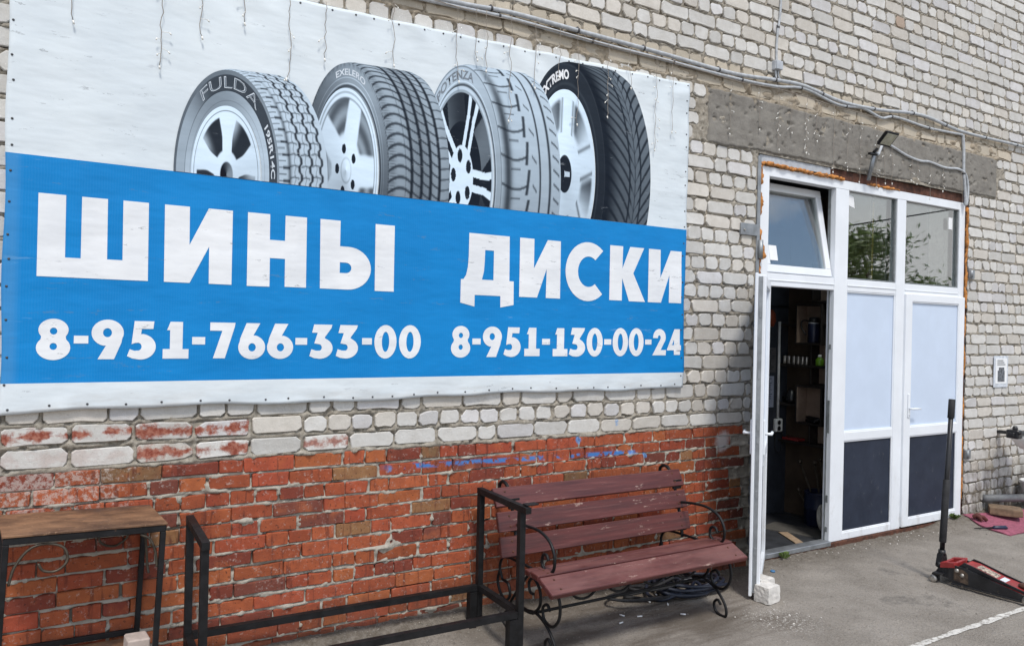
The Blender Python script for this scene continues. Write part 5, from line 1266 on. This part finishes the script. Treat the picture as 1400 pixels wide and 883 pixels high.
mb = MB(); mb.prism([(-.215, .1575), (-.34, .1200), (-.34, .1185), (-.215, .1560)], 0, -.045, .040, JM); mb.build('sticker', M['sticker'], jk)
mb = MB(); mb.prism([(-.36, .1140), (-.395, .1050), (-.395, .1035), (-.36, .1125)], 0, -.045, .040, JM); mb.build('sticker', M['ink_pale'], jk)
mb = MB(); mb.prism([(-.095, .050), (-.095, .130), (-.15, .135), (-.185, .115), (-.19, .040)], 0, -.1105, -.1085, JM); mb.build('worn_patch', simple('rust_brown_grease', (.075, .050, .034), .8, .1, .5, 30, .4, wear=.33, wearcol=(.14, .10, .075)), jk)
mb = MB(); mb.lathe([(.03, 0), (.042, .008), (.042, .02), (.03, .028)], 14, JM @ Matrix.Translation((0, -.50, .085))); mb.build('saddle', M['rust'], jk)
for xx in (-.125, .108):
    mb = MB(); mb.lathe([(.012, 0), (.034, .001), (.036, .006), (.036, .024), (.034, .029), (.012, .030)], 18, JM @ Matrix.Translation((xx-.01, -.555, .037)) @ Matrix.Rotation(PI/2, 4, 'Y')); mb.build('front_wheel', M['metal'], jk)
for xx in (-.10, .10):
    e = bpy.data.objects.new('rear_caster', None); COL.objects.link(e); e.parent = jk; e.matrix_parent_inverse = base_inv(jk); lc = JM @ Vector((xx, .035, 0)); e.location = lc; _world[e.name] = Vector(lc)
    mb = MB(); mb.lathe([(.008, 0), (.024, .001), (.026, .005), (.026, .016), (.024, .020), (.008, .021)], 16, JM @ Matrix.Translation((xx-.026, .038, .027)) @ Matrix.Rotation(PI/2, 4, 'Y')); mb.lathe([(.008, 0), (.024, .001), (.026, .005), (.026, .016), (.024, .020), (.008, .021)], 16, JM @ Matrix.Translation((xx+.004, .038, .027)) @ Matrix.Rotation(PI/2, 4, 'Y')); mb.build('wheel', M['metal'], e)
    mb = MB(); mb.box(xx-.004, xx+.003, .0, .055, .015, .060, .002, JM); mb.lathe([(.03, .058), (.03, .066), (.012, .075)], 12, JM @ Matrix.Translation((xx, .02, 0))); mb.build('fork', M['jack_black'], e)
mb = MB(); mb.box(-.135, .135, -.03, .035, .066, .078, .003, JM); mb.prism([(-.06, .045), (-.06, .115), (.01, .115), (.03, .079), (.03, .066)], 0, -.095, .095, JM); mb.build('rear_bracket', M['jack_black'], jk)
for yy, zz in ((-.115, .120), (-.150, .095)):
    mb = MB(); mb.lathe([(.015, 0), (.015, .008), (.008, .012)], 8, JM @ Matrix.Translation((-.108, yy, zz)) @ Matrix.Rotation(-PI/2, 4, 'Y')); mb.build('bolt', M['metal'], jk)
hb = Vector((5.515, -.93, .13))
mb = MB(); mb.prism([(-.045, .115), (.045, .115), (.024, .20), (-.024, .20)], 1, -.02, .02, Matrix.Translation((5.522, -.925, 0))); mb.tube([(5.522, -.925, .19), (5.523, -.926, .225)], .024, 12); mb.lathe([(.02, 0), (.02, .03)], 12, Matrix.Translation((5.478, -.925, .125)) @ Matrix.Rotation(PI/2, 4, 'Y')); mb.build('handle_socket', M['jack_black'], jk)
h0, h1 = Vector((5.523, -.926, .215)), Vector((5.575, -.945, 1.300)); hp = lambda t: h0+(h1-h0)*t
mb = MB(); mb.tube([hp(0), hp(1)], .0165, 12); mb.build('handle', M['plast_black'], jk)
mb = MB(); mb.tube([hp(.06), hp(.062), hp(.47), hp(.472)], [.022, .0235, .0235, .021], 12); mb.build('foam_sleeve', M['rubber'], jk)
mb = MB(); mb.tube([hp(.875), hp(.878), hp(.998), hp(1.001)], [.020, .0225, .0225, .018], 12); mb.build('grip', M['rubber'], jk)

# ================================================================== CLUTTER AT THE RIGHT EDGE
def gz(x, y): return float(ground_h(x, y))
mp_ = [(7.50, -.01), (7.87, -.10), (7.95, -.08), (8.50, -.16), (8.72, -.33), (8.15, -.62), (7.66, -.535), (7.33, -.52), (7.36, -.25)]
bm = bmesh.new(); vsx = [bm.verts.new((a, b, 0)) for a, b in mp_]; bm.faces.new(vsx)
for ax in (0, 1):
    for i in range(1, 40):
        c = (7.3+i*.05) if ax == 0 else (-.64+i*.05); bmesh.ops.bisect_plane(bm, geom=bm.verts[:]+bm.edges[:]+bm.faces[:], plane_co=(c, 0, 0) if ax == 0 else (0, c, 0), plane_no=(1, 0, 0) if ax == 0 else (0, 1, 0))
ex = bmesh.ops.extrude_face_region(bm, geom=bm.faces[:]); tv = set(v for v in ex['geom'] if isinstance(v, bmesh.types.BMVert))
for v in bm.verts: v.co.z = gz(v.co.x, v.co.y)+(.012 if v in tv else .003)+.006*math.sin(v.co.x*9+v.co.y*7)*(1 if v in tv else .6)
bmesh.ops.recalc_face_normals(bm, faces=bm.faces); me = bpy.data.meshes.new('floor_mat'); bm.to_mesh(me); bm.free(); me.materials.append(M['mat_pink']); tag(link('floor_mat', me), 'dirty pink foam mat lying on the asphalt at the right edge', 'mat')
gl = MB()
for a, b, c, d in ((7.43, -.15, 7.45, -.22), (7.45, -.14, 7.50, -.20), (7.46, -.17, 7.53, -.15), (7.44, -.19, 7.51, -.23)): gl.tube(smooth_path([(a, b, gz(a, b)+.035), ((a+c)/2, (b+d)/2, gz(a, b)+.055), (c, d, gz(c, d)+.028)], 5), .016, 8, rn=.2)
tag(gl.build('work_glove', simple('dark_red_glove', (.085, .022, .018), .85)), 'crumpled dark red work glove on the pink mat', 'glove')
tl = thing('hand_tool', 'dark long-bladed hand tool lying on the pink mat', 'tool', (7.36, -.36, .04))
zt_ = gz(7.36, -.36)+.026
mb = MB(); mb.tube([(7.22, -.27, zt_-.010), (7.36, -.355, zt_)], [.004, .008], 6); mb.build('blade', M['steel_black'], tl)
mb = MB(); mb.tube([(7.36, -.355, zt_), (7.375, -.365, zt_+.002), (7.46, -.415, zt_+.004), (7.475, -.425, zt_)], [.009, .018, .019, .010], 10); mb.build('handle', M['navy_barrel'], tl)
link_b = chunk('timber_block', 7.80, 8.02, -.33, -.06, .06, .125, .55, M['wood_raw'], .004); tag(link('timber_block', link_b), 'short weathered timber block lying on the pink mat by the wall', 'timber')
mb = MB(); mb.tube([(7.86, -.02, .178), (8.15, -.075, .165), (8.6, -.16, .14), (9.2, -.28, .11)], .038, 12); mb.lathe([(.03, 0), (.045, .004), (.045, .03)], 12, Matrix.Translation((8.4, -.12, .15)) @ Matrix.Rotation(PI/2, 4, 'Y')); tag(mb.build('grey_pipe', simple('grey_pipe_plastic', (.12, .125, .13), .6)), 'dark grey pipe lying along the wall foot behind the timber block', 'pipe')
bk_ = thing('white_bucket', 'white plastic bucket at the right edge behind the pipe', 'bucket', (8.52, -.18, .14))
mb = MB(); mb.lathe([(.10, 0), (.105, .004), (.13, .17), (.138, .172), (.138, .19), (.126, .19), (.10, .03)], 22, Matrix.Translation((8.52, -.18, .135))); mb.build('pail', M['plast_white'], bk_)
mb = MB(); P = [(8.52+.14*math.cos(PI*t/10), -.18-.06*math.sin(PI*t/10), .31-.05*math.sin(PI*t/10)) for t in range(11)]; mb.tube(P, .004, 6); mb.build('handle', M['metal'], bk_)
mb = MB(); mb.lathe([(.09, 0), (.12, .05), (.11, .14), (.05, .22), (.02, .26)], 12, Matrix.Translation((8.62, -.14, .20)) @ Matrix.Scale(.7, 4, (0, 1, 0))); tag(mb.build('black_bag', M['rubber']), 'black bag behind the white bucket at the right edge', 'bag')
bs = thing('wall_basin', 'white basin on a black bracket sticking in from the right edge', 'basin', (8.1, -.30, .7))
mb = MB(); mb.box(7.76, 8.35, -.33, -.27, .825, .862, .006); mb.box(7.775, 7.85, -.36, -.25, .805, .885, .008); mb.lathe([(.02, 0), (.024, .03), (.015, .05)], 10, Matrix.Translation((7.82, -.31, .87))); mb.tube([(7.79, -.36, .85), (7.74, -.40, .87)], .008, 8); mb.box(8.1, 8.16, -.29, .0, .80, .83, .003); mb.build('bracket', M['plast_black'], bs)
mb = MB(); mb.lathe([(.03, 0), (.09, .02), (.16, .10), (.185, .16), (.175, .16), (.15, .10)], 24, Matrix.Translation((8.14, -.30, .665))); mb.build('bowl', M['plast_white'], bs)

# ================================================================== LITTER, GRIT, WEEDS
def pebble(mb, x, y, z, r, rg):
    vs = []; 
    for d in ((1, 0, 0), (-1, 0, 0), (0, 1, 0), (0, -1, 0), (0, 0, 1), (0, 0, -1)):
        k2 = r*(.6+.7*rg.random()); vs.append((x+d[0]*k2, y+d[1]*k2, z+d[2]*k2*.65))
    mb.add(vs, [(0, 2, 4), (2, 1, 4), (1, 3, 4), (3, 0, 4), (2, 0, 5), (1, 2, 5), (3, 1, 5), (0, 3, 5)])
rg = random.Random(21); mb = MB()
for i in range(4200):
    if rg.random() < .75: x = rg.uniform(-.3, 8.8); y = -abs(rg.gauss(0, .15))-.012
    else: x = rg.uniform(-.3, 8.8); y = rg.uniform(-2.2, -.02)
    if 4.6 < x < 5.55 and y > -.02: continue
    r = .0025+.006*rg.random()**3; pebble(mb, x, y, gz(x, y)+r*.3, r, rg)
o = mb.build('grit', M['gravel'], kind='stuff'); 
mb = MB()
for i in range(45): x = rg.gauss(3.93, .14); y = rg.gauss(-.80, .13); r = .002+.005*rg.random()**2; pebble(mb, x, y, gz(x, y)+r*.3, r, rg)
for i in range(40): x = rg.uniform(5.0, 6.9); y = -.03-abs(rg.gauss(0, .10)); r = .003+.006*rg.random()**2; pebble(mb, x, y, gz(x, y)+r*.3, r, rg)
mb.build('brick_crumbs', M['chalk'], kind='stuff')
mb = MB()
for i in range(8):
    x = rg.uniform(2.75, 3.5); y = rg.uniform(-.55, -.12); a = rg.uniform(0, PI); z = gz(x, y)+.006
    mb.tube([(x, y, z), (x+.032*math.cos(a), y+.032*math.sin(a), z)], .0045, 6)
mb.build('cigarette_ends', M['paper'], kind='stuff')
def weed(x, y, n, s, lab):
    t = thing('weed', lab, 'weed', (x, y, gz(x, y))); mb = MB(); z = gz(x, y)
    for i in range(n):
        a = rg.uniform(0, 2*PI); l = s*rg.uniform(.6, 1.2); dx, dy = math.cos(a), math.sin(a); b = (x+dx*.01, y+dy*.01, z); m_ = (x+dx*l*.5, y+dy*l*.5, z+l*.9); e = (x+dx*l, y+dy*l, z+l*.7); wv = (-dy*l*.22, dx*l*.22)
        mb.add([b, (m_[0]+wv[0], m_[1]+wv[1], m_[2]), e, (m_[0]-wv[0], m_[1]-wv[1], m_[2])], [(0, 1, 2), (0, 2, 3)])
    mb.build('leaves', M['leaf'], t, kind='stuff')
weed(4.93, -.045, 16, .055, 'small green weed growing at the threshold of the open doorway')
weed(7.30, -.05, 22, .05, 'low weeds at the foot of the right door leaf')
mb = MB(); mb.lathe([(.004, 0), (.017, .001), (.018, .010), (.015, .013)], 12, Matrix.Translation((4.585, -.22, gz(4.585, -.22)))); tag(mb.build('bottle_cap', simple('blue_cap', (.05, .16, .32), .4)), 'blue bottle cap on the asphalt in front of the doorway', 'bottle cap')

# ================================================================== ACROSS THE YARD (seen only as reflections in the panes)
def far_tree(x, y, h_, seed, lab):
    rg = random.Random(seed); t = thing('tree', lab, 'tree', (x, y, 0), 'trees across the yard')
    mb = MB(); mb.tube([(x, y, -.1), (x+.05, y, h_*.35), (x-.05, y+.1, h_*.8)], [.16, .12, .04], 8)
    for i in range(6): a = i*1.05; mb.tube([(x, y, h_*(.35+.06*i)), (x+math.cos(a)*h_*.2, y+math.sin(a)*h_*.2, h_*(.55+.05*i))], [.06, .02], 6)
    mb.build('trunk', M['wood_raw'], t); mb = MB()
    cl = [(rg.gauss(0, h_*.11), rg.gauss(0, h_*.11), h_*rg.uniform(.35, 1.0)) for _ in range(26)]
    for i in range(4200):
        c = rg.choice(cl); p = Vector((x+c[0]+rg.gauss(0, .24), y+c[1]+rg.gauss(0, .24), c[2]+rg.gauss(0, .22))); u = Vector((rg.gauss(0, 1), rg.gauss(0, 1), rg.gauss(0, 1))).normalized()*.085; v = u.orthogonal().normalized()*.028
        mb.add([p-u, p+v, p+u, p-v], [(0, 1, 2, 3)])
    mb.build('crown', M['crown'], t, kind='stuff')
far_tree(17.0, -7.35, 4.15, 3, 'green leafy tree across the yard'); far_tree(18.1, -7.2, 2.6, 6, 'smaller green tree across the yard')
mb = MB(); mb.tube([(8, -9, 2.9), (18.8, -9, 4.69), (24.06, -9, 5.67), (30, -9, 6.9)], .02, 6); tag(mb.build('overhead_wire', M['rubber']), 'overhead wire across the yard', 'wire')
